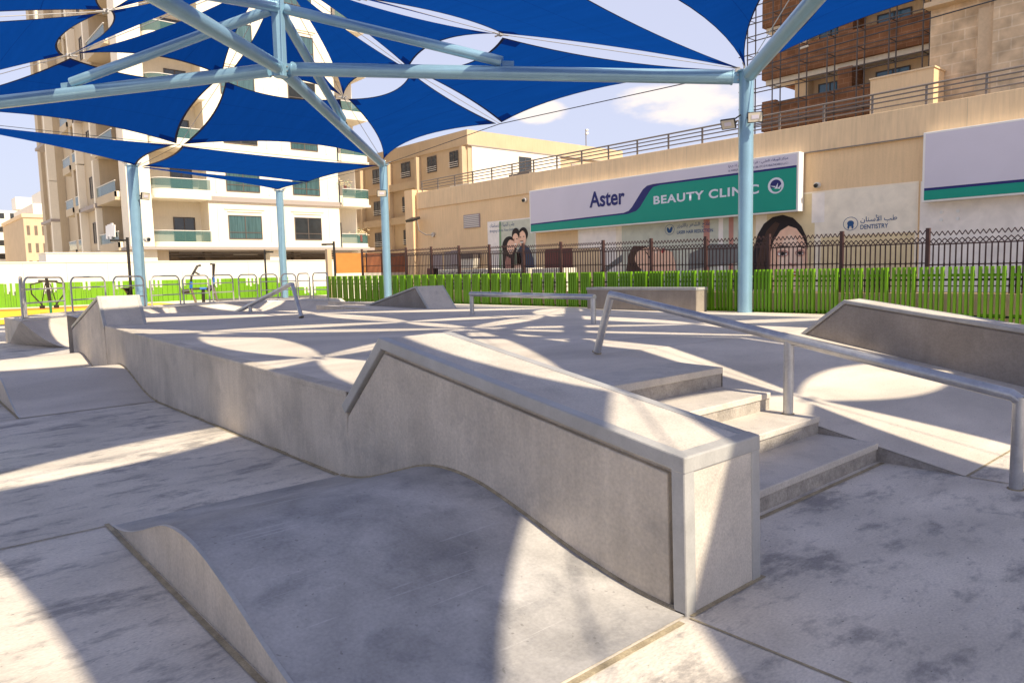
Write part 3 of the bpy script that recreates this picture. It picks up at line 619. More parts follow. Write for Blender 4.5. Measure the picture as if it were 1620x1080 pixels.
# ================================================================ white boundary wall and far green slats
t = thing('boundary_wall', 'long plain white boundary wall at the back left', 'wall', loc=(4, 46, .3))
m = MB(); m.box(-30, 26.3, 46, 46.25, -.2, 2.68, 'white_wall'); m.build('wall', t)
m = MB(); m.box(-30, 26.3, 45.96, 46.29, 2.68, 2.74, 'white_wall'); m.build('coping', t)
for k in range(26):
    m = MB(); x = -24 + k * 2; m.box(x - .006, x + .006, 45.994, 46, .4, 2.66, 'cream_shade'); m.build('panel_joint', t)
t = thing('green_fence', 'far low fence of bright lime green boards of uneven height at the back left', 'fence', loc=(4, 45.6, .3))
x = -16.0; k = 0
while x < 25.5:
    m = MB(); n = random.choice((3, 4, 5)); top = 1.62 - (0.9 * max(0, (x - 18.5) / 4) if x > 18.5 else 0); top = max(top, .95)
    if x > 20.5: top = .95
    for j in range(n): m.box(x, x + .27, 45.5, 45.56, .36, top, 'green_far'); x += .285
    for j in range(random.choice((2, 3, 4))):
        m.box(x, x + .10, 45.5, 45.56, .36, top + random.uniform(-.02, .02), 'green_far'); m.box(x + .11, x + .22, 45.52, 45.58, .36, top - random.uniform(.35, .62), 'green_far'); x += .235
    m.build('board_panel', t)
# ================================================================ hoop barriers
hp = [(2.62, 20.75, 2.80, 21.9), (2.86, 22.0, 4.0, 23.65), (4.26, 24.1, 5.35, 25.1), (5.65, 25.4, 6.75, 26.3), (7.05, 26.6, 8.15, 27.2), (8.3, 27.3, 9.4, 27.9), (9.6, 28.1, 10.55, 28.6), (10.85, 28.8, 11.75, 29.2), (11.95, 29.3, 12.7, 29.4), (12.78, 29.2, 13.15, 28.6), (13.16, 28.45, 13.22, 27.5), (13.22, 27.2, 13.2, 25.9)]
hl = ['nearest of the hoop barriers, seen almost end on at the far left', 'widest looking hoop barrier, in front of the black chest press machine', 'hoop barrier behind the apex of the steep corner ledge', 'hoop barrier in front of the thick blue leftmost pillar', 'hoop barrier just right of the thick blue leftmost pillar', 'hoop barrier in front of the blue and black exercise machine', 'hoop barrier just right of the blue and black exercise machine', 'hoop barrier midway between the exercise machine and the middle pillar', 'hoop barrier in front of the thin black lamp post', 'narrow hoop barrier overlapping the middle blue pillar', 'narrow hoop barrier just right of the middle blue pillar', 'last hoop barrier, at the right hand end of the quarter pipe']
for (x0, y0, x1, y1), lb in zip(hp, hl):
    a, b = Vector((x0, y0, .75)), Vector((x1, y1, .75)); d = (b - a).normalized(); h = 1.0; r = .2
    t = thing('hoop_barrier', 'grey steel tube ' + lb, 'barrier', 'hoop barriers along the top of the quarter pipe', loc=tuple(a))
    pts = [a] + [a + d * r * (1 - math.cos(q)) + Vector((0, 0, h - r + r * math.sin(q))) for q in [i * math.pi / 12 for i in range(7)]]
    pts += [b - d * r * (1 - math.cos(q)) + Vector((0, 0, h - r + r * math.sin(q))) for q in [i * math.pi / 12 for i in range(6, -1, -1)]] + [b]
    m = MB(); m.tube(pts, .026, 'galv', 8); m.build('hoop', t, smooth=True)
    for z in (.35, .70):
        m = MB(); m.tube([a + Vector((0, 0, z)), b + Vector((0, 0, z))], .020, 'galv', 8); m.build('crossbar', t, smooth=True)
    for q in (a, b):
        m = MB(); m.tube([q, q + Vector((0, 0, .012))], .07, 'galv', 10); m.build('foot_plate', t)
# ================================================================ street lamps
def lamp(loc, h, arm, label, r=.05):
    t = thing('street_lamp', label, 'street lamp', 'slim black lamp posts', loc=loc); x, y, z = loc
    m = MB(); m.tube([(x, y, z), (x, y, z + h)], r, 'black_iron', 8); m.build('post', t, smooth=True)
    m = MB(); ax = Vector(arm); m.obox(Vector((x, y, z + h - .12)) + ax * .5, ax * .5, Vector((-ax.y, ax.x, 0)).normalized() * .07, (0, 0, .035), 'black_iron'); m.build('arm', t)
    m = MB(); m.obox(Vector((x, y, z + h - .16)) + ax * .8, ax * .18, Vector((-ax.y, ax.x, 0)).normalized() * .05, (0, 0, .012), 'lens'); m.build('lens', t)
lamp((15.1, 28.9, .25), 2.85, (-.42, .30, 0), 'taller black lamp post standing where the two green fences meet')
lamp((15.3, 36.8, .3), 2.75, (.35, -.25, 0), 'thin black lamp post between the middle pillar and the exercise machine')
lamp((8.05, 33.3, .3), 3.1, (-.55, .35, 0), 'black lamp post half hidden behind the thick leftmost pillar', .06)
# ================================================================ outdoor gym machines
t = thing('exercise_machine', 'blue and black outdoor exercise machine with two tall handles', 'exercise machine', loc=(12.1, 37.4, .35))
def T(name, pts, r, mt, n=8): m = MB(); m.tube(pts, r, mt, n); return m.build(name, t, smooth=True)
X, Y = 11.75, 37.2
T('handle', [(X - .1, Y, 1.15), (X - .02, Y, 1.75), (X + .28, Y, 2.25), (X + .45, Y, 2.30)], .055, 'machine_black'); T('handle', [(X + .15, Y, 1.97), (X + .36, Y - .05, 1.83)], .04, 'machine_black')
T('handle', [(X + 1.0, Y, 1.1), (X + 1.03, Y, 1.75), (X + 1.08, Y, 2.35), (X + .92, Y, 2.35)], .055, 'machine_black')
T('sleeve', [(X - .08, Y, 1.18), (X - .05, Y, 1.50)], .075, 'machine_blue'); T('sleeve', [(X + 1.0, Y, 1.35), (X + 1.02, Y, 1.70)], .075, 'machine_blue')
T('pedal_arm', [(X - .08, Y, 1.2), (X + .12, Y, .45)], .06, 'grey_metal'); T('pedal_arm', [(X + 1.0, Y, 1.2), (X + 1.18, Y, .4)], .06, 'grey_metal')
T('main_post', [(X + .48, Y, .35), (X + .50, Y, 1.15)], .08, 'machine_black'); T('hub_bar', [(X - .1, Y, 1.15), (X + 1.0, Y, 1.15)], .055, 'machine_black'); T('badge', [(X + .3, Y - .07, 1.15), (X + .62, Y - .07, 1.15)], .06, 'machine_blue')
T('foot_pad', [(X - .50, Y, 1.02), (X - .18, Y, 1.05)], .11, 'machine_black'); T('foot_pad', [(X + .72, Y, 1.02), (X + .95, Y, 1.25)], .11, 'machine_black')
t = thing('exercise_machine', 'black chest press exercise machine on a green post, on the yellow floor at far left', 'exercise machine', loc=(5.5, 37, .35))
X, Y = 5.2, 36.4
T('main_post', [(X + .42, Y, .3), (X + .42, Y, .85)], .055, 'machine_green'); T('column', [(X + .42, Y, .8), (X + .36, Y, 1.72)], .07, 'machine_black')
for s in (-1, 1): T('handle', [(X + .38 + .12 * s, Y, 1.68), (X + .38 + .62 * s, Y, 1.55), (X + .38 + .60 * s, Y, 1.15), (X + .38 + .22 * s, Y, .62)], .028, 'machine_black'); T('foot_pad', [(X + .38 + .26 * s, Y, .52), (X + .38 + .26 * s, Y, .66)], .10, 'machine_black'); T('linkage', [(X + .38 + .08 * s, Y, 1.6), (X + .38 + .28 * s, Y, .65)], .02, 'machine_black')
T('top_bar', [(X + .05, Y, 1.70), (X + .75, Y, 1.66)], .05, 'machine_black'); T('knob', [(X + .36, Y, 1.7), (X + .35, Y, 1.86)], .06, 'machine_black')
def seat(loc, label):
    global t
    x, y, z = loc; t = thing('seat_machine', label, 'exercise machine', loc=(x, y, .35))
    m = MB(); m.box(x - .22, x + .22, y - .2, y + .2, z - .06, z, 'machine_black'); m.build('seat', t, bevel=.03)
    T('post', [(x, y, .35), (x, y, z - .06)], .06, 'machine_black'); m = MB(); m.prism([(x - .16, z - .05), (x + .16, z - .05), (x + .04, z - .26), (x - .04, z - .26)], y - .1, y + .1, 'machine_black', 'y'); m.build('bracket', t)
seat((8.0, 33.6, 1.34), 'higher black saddle of an outdoor machine behind the steep corner ledge')
seat((7.15, 35.2, .92), 'lower black saddle of an outdoor machine behind the steep corner ledge')
# ================================================================ clinic building
CX = 22.0
t = thing('clinic_building', 'single storey beige clinic building behind the picket fence with roof parking', 'building', loc=(22, 13, 0)); clinic = t
m = MB(); m.box(CX, 37, -8, 32.7, -.1, 5.02, 'clinic_wall'); m.build('wall', t)
m = MB(); m.box(CX - .06, CX + .3, -8, 32.62, 5.02, 5.88, 'clinic_band'); m.build('parapet', t, bevel=.01)
m = MB(); m.box(CX + .3, 37, -8, 32.6, 5.0, 5.12, 'asphalt'); m.build('roof', t)
m = MB(); m.box(CX - .25, CX - .001, 32.72, 33.45, 0, 6.05, 'clinic_wall'); m.box(CX - .001, CX + 4, 32.7, 33.45, 0, 6.05, 'clinic_wall'); m.build('end_pier', t)
m = MB(); m.box(CX - .09, CX - .062, -8, 11.3, 5.03, 5.06, 'grey_metal'); m.build('conduit', t)
m = MB()
for y in (-2.2, 2.3, 6.8, 15.6, 20.1, 24.6, 29.1): m.box(CX - .0625, CX - .0605, y - .006, y + .006, 5.03, 5.87, 'cream_shade')
m.build('joint', t)
m = MB(); m.box(CX - .05, CX - .002, 29.0, 29.7, 2.05, 2.75, 'mauve_panel'); m.build('shutter', t)
for (ya, yb, za, zb, mm) in ((31.6, 30.5, 0, 2.62, 'mauve_panel'), (31.9, 30.9, 0, 1.9, 'maroon_panel'), (30.3, 29.0, 0, 2.72, 'grey_band'), (29.95, 28.7, 0, 1.75, 'maroon_panel'), (28.3, 27.6, 0, 1.7, 'mauve_panel')):
    m = MB(); m.box(CX - .03, CX - .002, yb, ya, za, zb, mm); o = m.build('painted_panel', t)
m = MB(); m.box(CX - .04, CX - .002, 21.3, 22.9, 0, 2.55, 'maroon_panel'); m.build('door', t); m = MB(); m.box(CX - .06, CX - .002, 19.75, 21.25, 0, 2.5, 'clinic_band'); m.build('door', t)
m = MB(); m.box(CX - .05, CX - .002, 27.35, 28.6, 3.78, 4.42, 'mauve_panel'); m.build('louvre', t)
for s in range(7): m = MB() if s == 0 else m; m.box(CX - .07, CX - .05, 27.4, 28.55, 3.82 + s * .085, 3.86 + s * .085, 'white_frame')
m.build('louvre_blades', t)
# roof railing
t = thing('roof_railing', 'brown metal railing along the edge of the clinic roof', 'railing', loc=(22.1, 13, 5.88))
py = [32.3 - 1.437 * k for k in range(28)]; RXX = CX + .12
for y in py: m = MB(); m.box(RXX - .02, RXX + .02, y - .03, y + .03, 5.88, 6.44, 'grey_metal'); m.build('post', t)
for z, r in ((6.44, .030), (6.31, .022), (6.18, .022), (6.03, .022)): m = MB(); m.tube([(RXX - .03, 32.35, z), (RXX - .03, -6, z)], r, 'grey_metal', 6); m.build('rail', t)
# roof clutter
for k, (y, w) in enumerate(((29.9, 1.0), (25.3, .8))):
    t = thing('roof_unit', ('flat white box on the clinic roof near its left end', 'low dark box on the clinic roof behind the railing')[k], 'roof unit', loc=(23, y, 5.8))
    m = MB(); m.box(22.6, 23.4, y - w, y + .6, 5.1, 6.06 + .03 * k, ('ac_white', 'grey_metal')[k]); m.build('casing', t); m = MB(); m.tube([(23, y, 6.06), (23, y, 6.10 + .03 * k)], .3, 'ac_dark', 16); m.build('fan', t)
# ---------------------------------------------------------------- signs, lettering
def yz(y, z, x): return (x, y, z)
def poly(m, pts, x, mm): m.face([(x, y, z) for y, z in pts], mm)
TR = Matrix(((0, 0, -1), (-1, 0, 0), (0, 1, 0)))
def text(s, y, z, x, h, mm, parent, w=None, bold=0.0, name='lettering', spacing=1.0, lean=0.0):
    """lettering on the wall facing -x; (y, z) is its left foot, h the cap height, w the width"""
    c = bpy.data.curves.new(name, 'FONT'); c.body = s; c.size = 1; c.offset = bold; c.space_character = spacing; c.shear = lean
    o = bpy.data.objects.new(name, c); S.collection.objects.link(o); bpy.context.view_layer.update()
    me = bpy.data.meshes.new_from_object(o); bpy.data.objects.remove(o)
    xs = [v.co.x for v in me.vertices]; ysv = [v.co.y for v in me.vertices]
    kx = w / (max(xs) - min(xs)) if w else h / max(ysv); ky = h / (max(ysv) - min(0, min(ysv))) if w else kx
    x0 = min(xs); y0 = min(0, min(ysv)) if w else 0
    for v in me.vertices: v.co = TR @ Vector(((v.co.x - x0) * kx, (v.co.y - y0) * ky, 0)) + Vector((x, y, z))
    me.materials.clear(); me.materials.append(MT[mm]); o = bpy.data.objects.new(name, me); S.collection.objects.link(o)
    o.parent = parent; o.matrix_parent_inverse = Matrix.Translation(-parent.location); return o
SXF = CX - .38
t = thing('clinic_sign', 'long green and white sign board of a beauty clinic beside the right hand pillar', 'sign', loc=(22, 17.5, 4.2))
m = MB(); m.box(SXF, CX - .062, 11.25, 23.46, 3.27, 5.07, 'sign_trim'); m.build('box', t, bevel=.01)
x = SXF - .004
m = MB(); poly(m, [(23.40, 3.32), (11.32, 3.32), (11.32, 5.02), (23.40, 5.02)], x, 'sign_white'); m.build('face_panel', t)
gt = lambda d: [(23.40, 3.58 + d)] + [(18.15, 3.66 + d), (17.85, 3.70 + d), (17.65, 3.80 + d)] + [(17.05 + d * 1.2, 4.42 + d), (16.85 + d, 4.54 + d), (16.55, 4.58 + d)] + [(11.32, 4.60 + d)]
m = MB(); poly(m, [(23.40, 3.6)] + [(23.40, 3.66), (18.2, 3.74), (17.95, 3.80), (17.80, 3.92), (17.28, 4.52), (17.08, 4.64), (16.8, 4.67), (11.32, 4.67)] + [(11.32, 3.5)], x - .003, 'sign_navy'); m.build('navy_line', t)
m = MB(); poly(m, [(23.40, 3.32), (23.40, 3.60), (18.0, 3.68), (17.6, 3.76), (17.42, 3.88), (16.95, 4.44), (16.8, 4.56), (16.5, 4.60), (11.32, 4.60), (11.32, 3.32)], x - .006, 'sign_green'); m.build('green_field', t)
text('Aster', 19.94, 4.06, x - .009, .62, 'sign_navy', t, w=1.80, bold=.024)
text('BEAUTY CLINIC', 16.78, 3.93, x - .012, .30, 'sign_text', t, w=4.20, bold=.03, spacing=1.12)
text('AL WARQA MEDICAL CENTRE ( BR. OF ) D M HEALTHCARE ( L.L.C )', 13.70, 4.72, x - .009, .085, 'sign_navy', t, w=2.10)
text('(\uFEE1.\uFEE1.\uFEAB) \uFEE1 \uFEE1 \uFEAB (\uFEE6\uFEE3 \uFEC9\uFEAE\uFED3 - \uFEF2\uFE92\uFEC4\uFEDF\uFE8D \uFE80\uFE8E\uFED7\uFEAD\uFEEE\uFEDF\uFE8D \uFEB0\uFEDB\uFEAE\uFEE3', 13.70, 4.85, x - .009, .12, 'sign_navy', t, w=2.10)
def disc(m, cy, cz, ry, rz, xx, mm, a0=0, a1=360, n=28, ri=0, rot=0):
    P = []
    for i in range(n + 1):
        a = math.radians(a0 + (a1 - a0) * i / n); u, v = ry * math.cos(a), rz * math.sin(a); r_ = math.radians(rot)
        P.append((cy - (u * math.cos(r_) - v * math.sin(r_)), cz + u * math.sin(r_) + v * math.cos(r_)))
    if ri:
        for i in range(n): 
            q = lambda p: (cy + (p[0] - cy) * ri, cz + (p[1] - cz) * ri)
            m.face([(xx, *P[i]), (xx, *P[i + 1]), (xx, *q(P[i + 1])), (xx, *q(P[i]))], mm)
    else:
        if a1 - a0 >= 360: P = P[:-1]
        m.face([(xx, *p) for p in P], mm)
m = MB(); disc(m, 12.0, 4.12, .27, .25, x - .010, 'sign_text'); disc(m, 12.0, 4.13, .19, .175, x - .013, 'sign_navy'); disc(m, 11.98, 4.05, .17, .13, x - .016, 'sign_green', 180, 360)
m.face([(x - .019, 12.20, 4.13), (x - .019, 12.03, 4.06), (x - .019, 12.0, 4.10)], 'sign_text'); m.face([(x - .019, 12.04, 4.02), (x - .019, 11.92, 4.20), (x - .019, 11.94, 4.02)], 'sign_text'); m.face([(x - .019, 11.95, 4.02), (x - .019, 11.78, 4.17), (x - .019, 11.86, 4.0)], 'sign_text')
m.build('round_emblem', t)
t = thing('clinic_sign', 'plain pale sign board with green and navy stripe at the right edge', 'sign', loc=(22, 5, 4.2))
m = MB(); m.box(SXF, CX - .062, 0.2, 7.74, 3.23, 5.08, 'sign_trim'); m.build('box', t, bevel=.01)
m = MB(); poly(m, [(7.68, 3.28), (.26, 3.28), (.26, 5.03), (7.68, 5.03)], x, 'sign_white'); m.build('face_panel', t)
m = MB(); poly(m, [(7.68, 3.28), (.26, 3.28), (.26, 3.60), (7.68, 3.60)], x - .003, 'sign_navy'); m.build('navy_line', t)
m = MB(); poly(m, [(7.68, 3.28), (.26, 3.28), (.26, 3.53), (7.68, 3.53)], x - .006, 'sign_green'); m.build('green_field', t)
# posters on the wall --------------------------------------------
PX = CX - .02
t = thing('family_poster', 'wall poster of a smiling family of three left of the clinic sign', 'poster', loc=(22, 25, 1.5))
m = MB(); m.box(PX, CX - .001, 23.5, 26.80, 1.2, 3.98, 'p_white'); m.build('sheet', t)
x = PX - .003; m = MB(); poly(m, [(26.75, 1.25), (23.55, 1.25), (23.55, 3.93), (26.75, 3.93)], x, 'p_mint'); poly(m, [(26.75, 1.25), (25.9, 1.25), (25.9, 3.93), (26.75, 3.93)], x - .003, 'p_white'); poly(m, [(25.98, 1.25), (25.84, 1.25), (25.80, 3.93), (25.94, 3.93)], x - .006, 'p_green2'); m.build('background', t)
def person(name, parts):
    m = MB(); xx = x - .010
    for i, (mm, sh) in enumerate(parts):
        xx -= .003
        if len(sh) == 4 and not isinstance(sh[0], tuple): disc(m, sh[0], sh[1], sh[2], sh[3], xx, mm)
        elif len(sh) == 5 and not isinstance(sh[0], tuple): disc(m, sh[0], sh[1], sh[2], sh[3], xx, mm, rot=sh[4])
        else: poly(m, sh, xx, mm)
    return m.build(name, t)
person('printed_person', [('p_hair', (25.25, 2.75, .50, .48)), ('p_hair', [(25.75, 1.3), (24.95, 1.3), (24.9, 2.7), (25.68, 2.8)]), ('p_skin', (25.15, 2.74, .26, .33)), ('p_hair', [(25.5, 2.9), (25.15, 3.12), (24.85, 2.95), (25.0, 3.16), (25.35, 3.16)]), ('p_hair', (25.25, 2.80, .05, .018)), ('p_hair', (25.02, 2.80, .05, .018)), ('p_white', (25.12, 2.58, .10, .03)), ('p_rose', [(25.7, 1.3), (25.2, 1.3), (25.1, 2.2), (25.45, 2.35)])])
person('printed_person', [('p_denim', [(24.75, 1.3), (23.62, 1.3), (23.66, 2.2), (23.9, 2.65), (24.35, 2.9), (24.75, 2.5)]), ('p_hair', (24.28, 3.28, .30, .30)), ('p_skin', (24.35, 3.08, .25, .35)), ('p_hair', [(24.6, 3.3), (24.3, 3.45), (24.1, 3.3), (24.15, 3.5), (24.5, 3.5)]), ('p_hair', (24.46, 3.15, .05, .018)), ('p_hair', (24.24, 3.17, .05, .018)), ('p_white', (24.38, 2.92, .11, .035)), ('p_hair', (24.38, 2.97, .12, .02))])
person('printed_person', [('p_green', [(25.05, 1.5), (24.45, 1.5), (24.5, 2.5), (25.0, 2.5)]), ('p_skin', [(25.05, 1.95), (24.45, 1.95), (24.45, 1.75), (25.05, 1.7)]), ('p_hair', (24.78, 3.28, .27, .30)), ('p_skin', (24.80, 3.02, .23, .32)), ('p_hair', (24.90, 3.08, .045, .018)), ('p_hair', (24.70, 3.09, .045, .018)), ('p_white', (24.80, 2.86, .09, .03))])
text('\uFEDA\uFE98\uFEE3\uFE8E\uFEB4\uFE98\uFE91\uFEFB \uFE93\uFE8E\uFEF4\uFEA4\uFEDF\uFE8D \uFE90\uFEE0\uFE9F', 26.62, 3.66, x - .008, .22, 'text_blue', t, w=1.75)
text('Bringing Life to Your Smile', 26.62, 3.44, x - .008, .15, 'text_blue', t, w=1.72)
t = thing('laser_poster', 'long pale wall poster of a woman lying down, reading LASER HAIR REDUCTION', 'poster', loc=(22, 17, 1.3))
m = MB(); m.box(PX, CX - .001, 13.25, 20.95, .8, 3.62, 'p_back2'); m.build('sheet', t)
m = MB(); poly(m, [(20.9, .85), (18.9, .85), (18.9, 3.6), (20.9, 3.6)], x, 'p_white'); poly(m, [(18.6, .85), (13.3, .85), (13.3, 3.6), (18.6, 3.6)], x - .003, 'p_mint'); poly(m, [(14.9, .85), (14.65, .85), (14.65, 3.6), (14.9, 3.6)], x - .006, 'p_rose') ; poly(m, [(13.9, .85), (13.72, .85), (13.72, 3.6), (13.9, 3.6)], x - .006, 'p_rose'); poly(m, [(14.3, .85), (14.12, .85), (14.12, 3.6), (14.3, 3.6)], x - .006, 'p_white'); m.build('background', t)
m = MB()
for i in range(7): poly(m, [(20.3 - .1 * i, 1.25 + .03 * i), (20.26 - .1 * i, 1.25 + .03 * i), (18.6, 2.15 - .04 * i), (18.6, 2.19 - .04 * i)], x - .0065 - .0005 * i, 'p_grey')
m.build('printed_loose_hair', t)
person('printed_person', [('p_sheet', [(19.2, .9), (15.0, .9), (15.2, 1.45), (17.2, 1.62), (18.6, 1.35)]), ('p_hair2', [(18.4, 1.55), (17.7, 1.45), (17.4, 2.45), (18.0, 2.5), (18.25, 2.2)]), ('p_skin', (17.1, 1.93, .86, .48, -8)), ('p_skin', [(16.6, 1.4), (16.0, 1.45), (16.2, 2.2), (16.6, 2.3)]), ('p_hair', (17.35, 2.17, .12, .02, -50)), ('p_hair', (17.25, 2.02, .10, .018, -60)), ('p_lip', (16.62, 2.26, .07, .10, -30)), ('p_skin2', (16.95, 2.28, .11, .12, 20))])
m = MB(); poly(m, [(15.5, 1.55), (13.5, 1.75), (13.5, 2.35), (14.6, 2.42), (15.45, 2.12)], x - .02, 'p_grey'); m.build('printed_device', t)
m = MB(); disc(m, 16.34, 3.01, .21, .19, x - .010, 'text_blue', ri=.93); disc(m, 16.40, 2.99, .055, .11, x - .010, 'text_blue', rot=25); disc(m, 16.28, 3.0, .055, .12, x - .013, 'text_blue', rot=-25); m.build('leaf_emblem', t)
text('LASER HAIR REDUCTION', 16.02, 2.83, x - .010, .12, 'text_blue', t, w=1.50, bold=.012)
text('\uFEAD\uFEB0\uFEF4\uFEE0\uFEDF\uFE8E\uFE91 \uFEAE\uFECC\uFEB8\uFEDF\uFE8D \uFE9D\uFEFC\uFECB', 16.02, 3.0, x - .010, .21, 'text_blue', t, w=1.40)
t = thing('dentistry_poster', 'wall poster with a dark haired face beside the word DENTISTRY', 'poster', loc=(22, 10, 1.3))
m = MB(); m.box(PX, CX - .001, 7.95, 13.20, .8, 3.85, 'p_back'); m.build('sheet', t)
m = MB(); poly(m, [(13.15, .85), (10.9, .85), (10.9, 3.8), (13.15, 3.8)], x, 'p_ochre'); poly(m, [(10.9, 2.55), (8.0, 2.45), (8.0, 3.8), (10.9, 3.8)], x - .003, 'p_back2'); poly(m, [(10.7, .85), (8.02, .85), (8.02, 2.45), (10.7, 2.45)], x - .003, 'p_ochre'); poly(m, [(12.9, 2.6), (12.5, 2.6), (12.5, 3.8), (12.9, 3.8)], x - .003, 'p_back'); poly(m, [(11.0, 2.9), (10.6, 2.9), (10.6, 3.8), (11.0, 3.8)], x - .006, 'p_white'); m.build('background', t)
hair = [(13.05, .85), (13.0, 1.6), (12.95, 2.2), (12.82, 2.65), (12.6, 2.98), (12.3, 3.17), (11.95, 3.22), (11.6, 3.10), (11.32, 2.82), (11.16, 2.5), (11.10, 2.2), (11.16, 1.9), (11.4, 1.2), (11.9, .85)]
hair2 = [(12.9, .9), (12.85, 1.7), (12.7, 2.3), (12.5, 2.75), (12.2, 3.02), (12.05, 2.95), (12.3, 2.5), (12.5, 2.0), (12.55, 1.4), (12.6, .9)]
face = [(12.46, .85), (12.42, 1.5), (12.36, 2.0), (12.25, 2.4), (12.02, 2.72), (11.75, 2.86), (11.48, 2.76), (11.28, 2.50), (11.13, 2.15), (11.10, 1.7), (11.20, 1.3), (11.38, .95), (11.5, .85)]
face2 = [(12.0, .85), (12.05, 1.5), (12.05, 2.1), (11.9, 2.45), (11.70, 2.6), (11.5, 2.45), (11.32, 2.15), (11.25, 1.7), (11.32, 1.3), (11.5, .9)]
person('printed_face', [('p_hair', hair), ('p_hair2', hair2), ('p_skin', face), ('p_skin2', face2), ('p_hair', [(12.16, 2.16), (12.0, 2.26), (11.74, 2.22), (11.72, 2.17), (11.98, 2.19)]), ('p_hair', [(11.50, 2.18), (11.34, 2.24), (11.20, 2.16), (11.20, 2.12), (11.35, 2.18)]), ('p_rose', (11.93, 2.00, .21, .11)), ('p_white', (11.93, 1.99, .16, .065)), ('p_hair', (11.93, 1.995, .075, .065)), ('p_hair', [(12.09, 2.0), (11.95, 2.06), (11.78, 2.02), (11.78, 1.99), (11.95, 2.035)]), ('p_rose', (11.34, 2.00, .16, .10)), ('p_white', (11.34, 1.99, .12, .06)), ('p_hair', (11.34, 1.995, .065, .06)), ('p_hair', [(11.47, 2.01), (11.35, 2.055), (11.22, 2.01), (11.22, 1.98), (11.35, 2.03)]), ('p_rose', [(11.72, 1.72), (11.64, 1.60), (11.50, 1.60), (11.45, 1.7), (11.55, 1.64)]), ('p_lip', (11.58, 1.34, .21, .08)), ('p_white', (11.58, 1.35, .14, .02))])
m = MB(); disc(m, 9.80, 2.80, .22, .20, x - .010, 'text_blue', ri=.93); disc(m, 9.80, 2.81, .10, .085, x - .010, 'text_blue'); disc(m, 9.86, 2.71, .03, .06, x - .012, 'text_blue'); disc(m, 9.74, 2.71, .03, .06, x - .012, 'text_blue'); m.build('tooth_emblem', t)
text('DENTISTRY', 9.51, 2.62, x - .010, .13, 'text_blue', t, w=.78, bold=.012)
text('\uFEE5\uFE8E\uFEE8\uFEB3\uFEF7\uFE8D \uFE90\uFEC3', 9.51, 2.79, x - .010, .22, 'text_blue', t, w=1.02, bold=.008)
t = thing('wall_panel', 'blank pale grey cladding panel with round bolts right of the dentistry poster', 'wall panel', loc=(22, 5, 2))
m = MB(); m.box(PX, CX - .001, -2, 7.90, .8, 3.83, 'p_white'); m.build('sheet', t)
for y in (7.35, 6.95, 4.95, 4.6): 
    for z in (2.75, 2.95): m = MB(); m.tube([(PX, y, z), (PX - .03, y, z)], .045, 'sign_trim', 12); m.build('bolt', t)
t = thing('wall_camera', 'small round camera on the wall at the right end of the green clinic sign', 'camera', loc=(21.9, 10.8, 4.02))
m = MB(); m.tube([(CX, 10.82, 4.03), (CX - .12, 10.82, 4.03)], .09, 'white_frame', 14); m.build('mount', t, smooth=True); m = MB(); m.tube([(CX - .12, 10.82, 4.03), (CX - .19, 10.82, 4.0)], .06, 'glass_dark', 12); m.build('lens', t)
t = thing('wall_camera', 'small round camera on the wall at the left end of the green clinic sign', 'camera', loc=(21.9, 24.1, 4.75))
m = MB(); m.tube([(CX, 24.1, 4.75), (CX - .12, 24.1, 4.75)], .10, 'white_frame', 14); m.build('mount', t, smooth=True); m = MB(); m.tube([(CX - .12, 24.1, 4.75), (CX - .19, 24.1, 4.72)], .07, 'glass_dark', 12); m.build('lens', t)
t = thing('wall_light', 'dark floodlight on a bent arm at the left end of the clinic wall', 'wall light', loc=(22, 31.5, 4))
m = MB(); m.obox((CX - .6, 32.2, 4.45), (.22, 0, .08), (0, .35, 0), (-.02, 0, .06), 'black_iron'); m.build('housing', t); m = MB(); m.tube([(CX - .55, 31.9, 4.4), (CX - .5, 31.8, 3.85), (CX - .35, 31.4, 3.62), (CX, 31.2, 3.62)], .03, 'grey_metal', 8); m.build('arm', t, smooth=True)
m = MB(); m.tube([(CX, 31.2, 3.62), (CX - .1, 31.2, 3.62)], .12, 'galv', 12); m.build('wall_plate', t)
t = thing('wall_lantern', 'small bright planter lantern mounted beside the family poster', 'wall lamp', loc=(21.6, 27.9, 2.0))
m = MB(); m.prism([(27.45, 1.85), (28.35, 1.85), (28.45, 2.3), (27.35, 2.3)], CX - .45, CX - .06, 'ac_white'); m.build('body', t); m = MB(); m.box(CX - .48, CX - .06, 27.35, 28.45, 2.3, 2.55, 'ac_dark'); m.build('cover', t)
# condensers behind the fence
for k, (y, w, z, lb) in enumerate(((25.3, 1.7, 1.78, 'dark grilled condenser box behind the fence under the wall lantern'), (22.3, 1.35, 1.75, 'dark grilled condenser box behind the fence below the family poster'), (20.4, 1.25, 1.72, 'bright white lattice sided box behind the fence right of the family poster'))):
    t = thing('condenser', lb, 'air conditioner', 'equipment boxes standing behind the picket fence', loc=(19, y, .1)); lit = k == 2; xx = 19.2
    m = MB(); m.box(xx, xx + .8, y - w, y + w * (1 if k < 2 else .3), .1, z, 'ac_white'); m.build('casing', t, bevel=.02)
    m = MB(); ye = y + w * (1 if k < 2 else .3)
    if not lit: m.box(xx - .012, xx, y - w + .12, ye - .12, .3, z - .14, 'ac_dark')
    nb = 12
    for i in range(nb): a = y - w + .12 + (ye - y + w - .24) * i / (nb - 1); m.box(xx - .022, xx - .012, a - .012, a + .012, .3, z - .14, 'ac_white')
    for i in range(8): zz = .35 + (z - .55) * i / 7; m.box(xx - .030, xx - .022, y - w + .12, ye - .12, zz - .012, zz + .012, 'ac_white')
    m.build('grille', t)
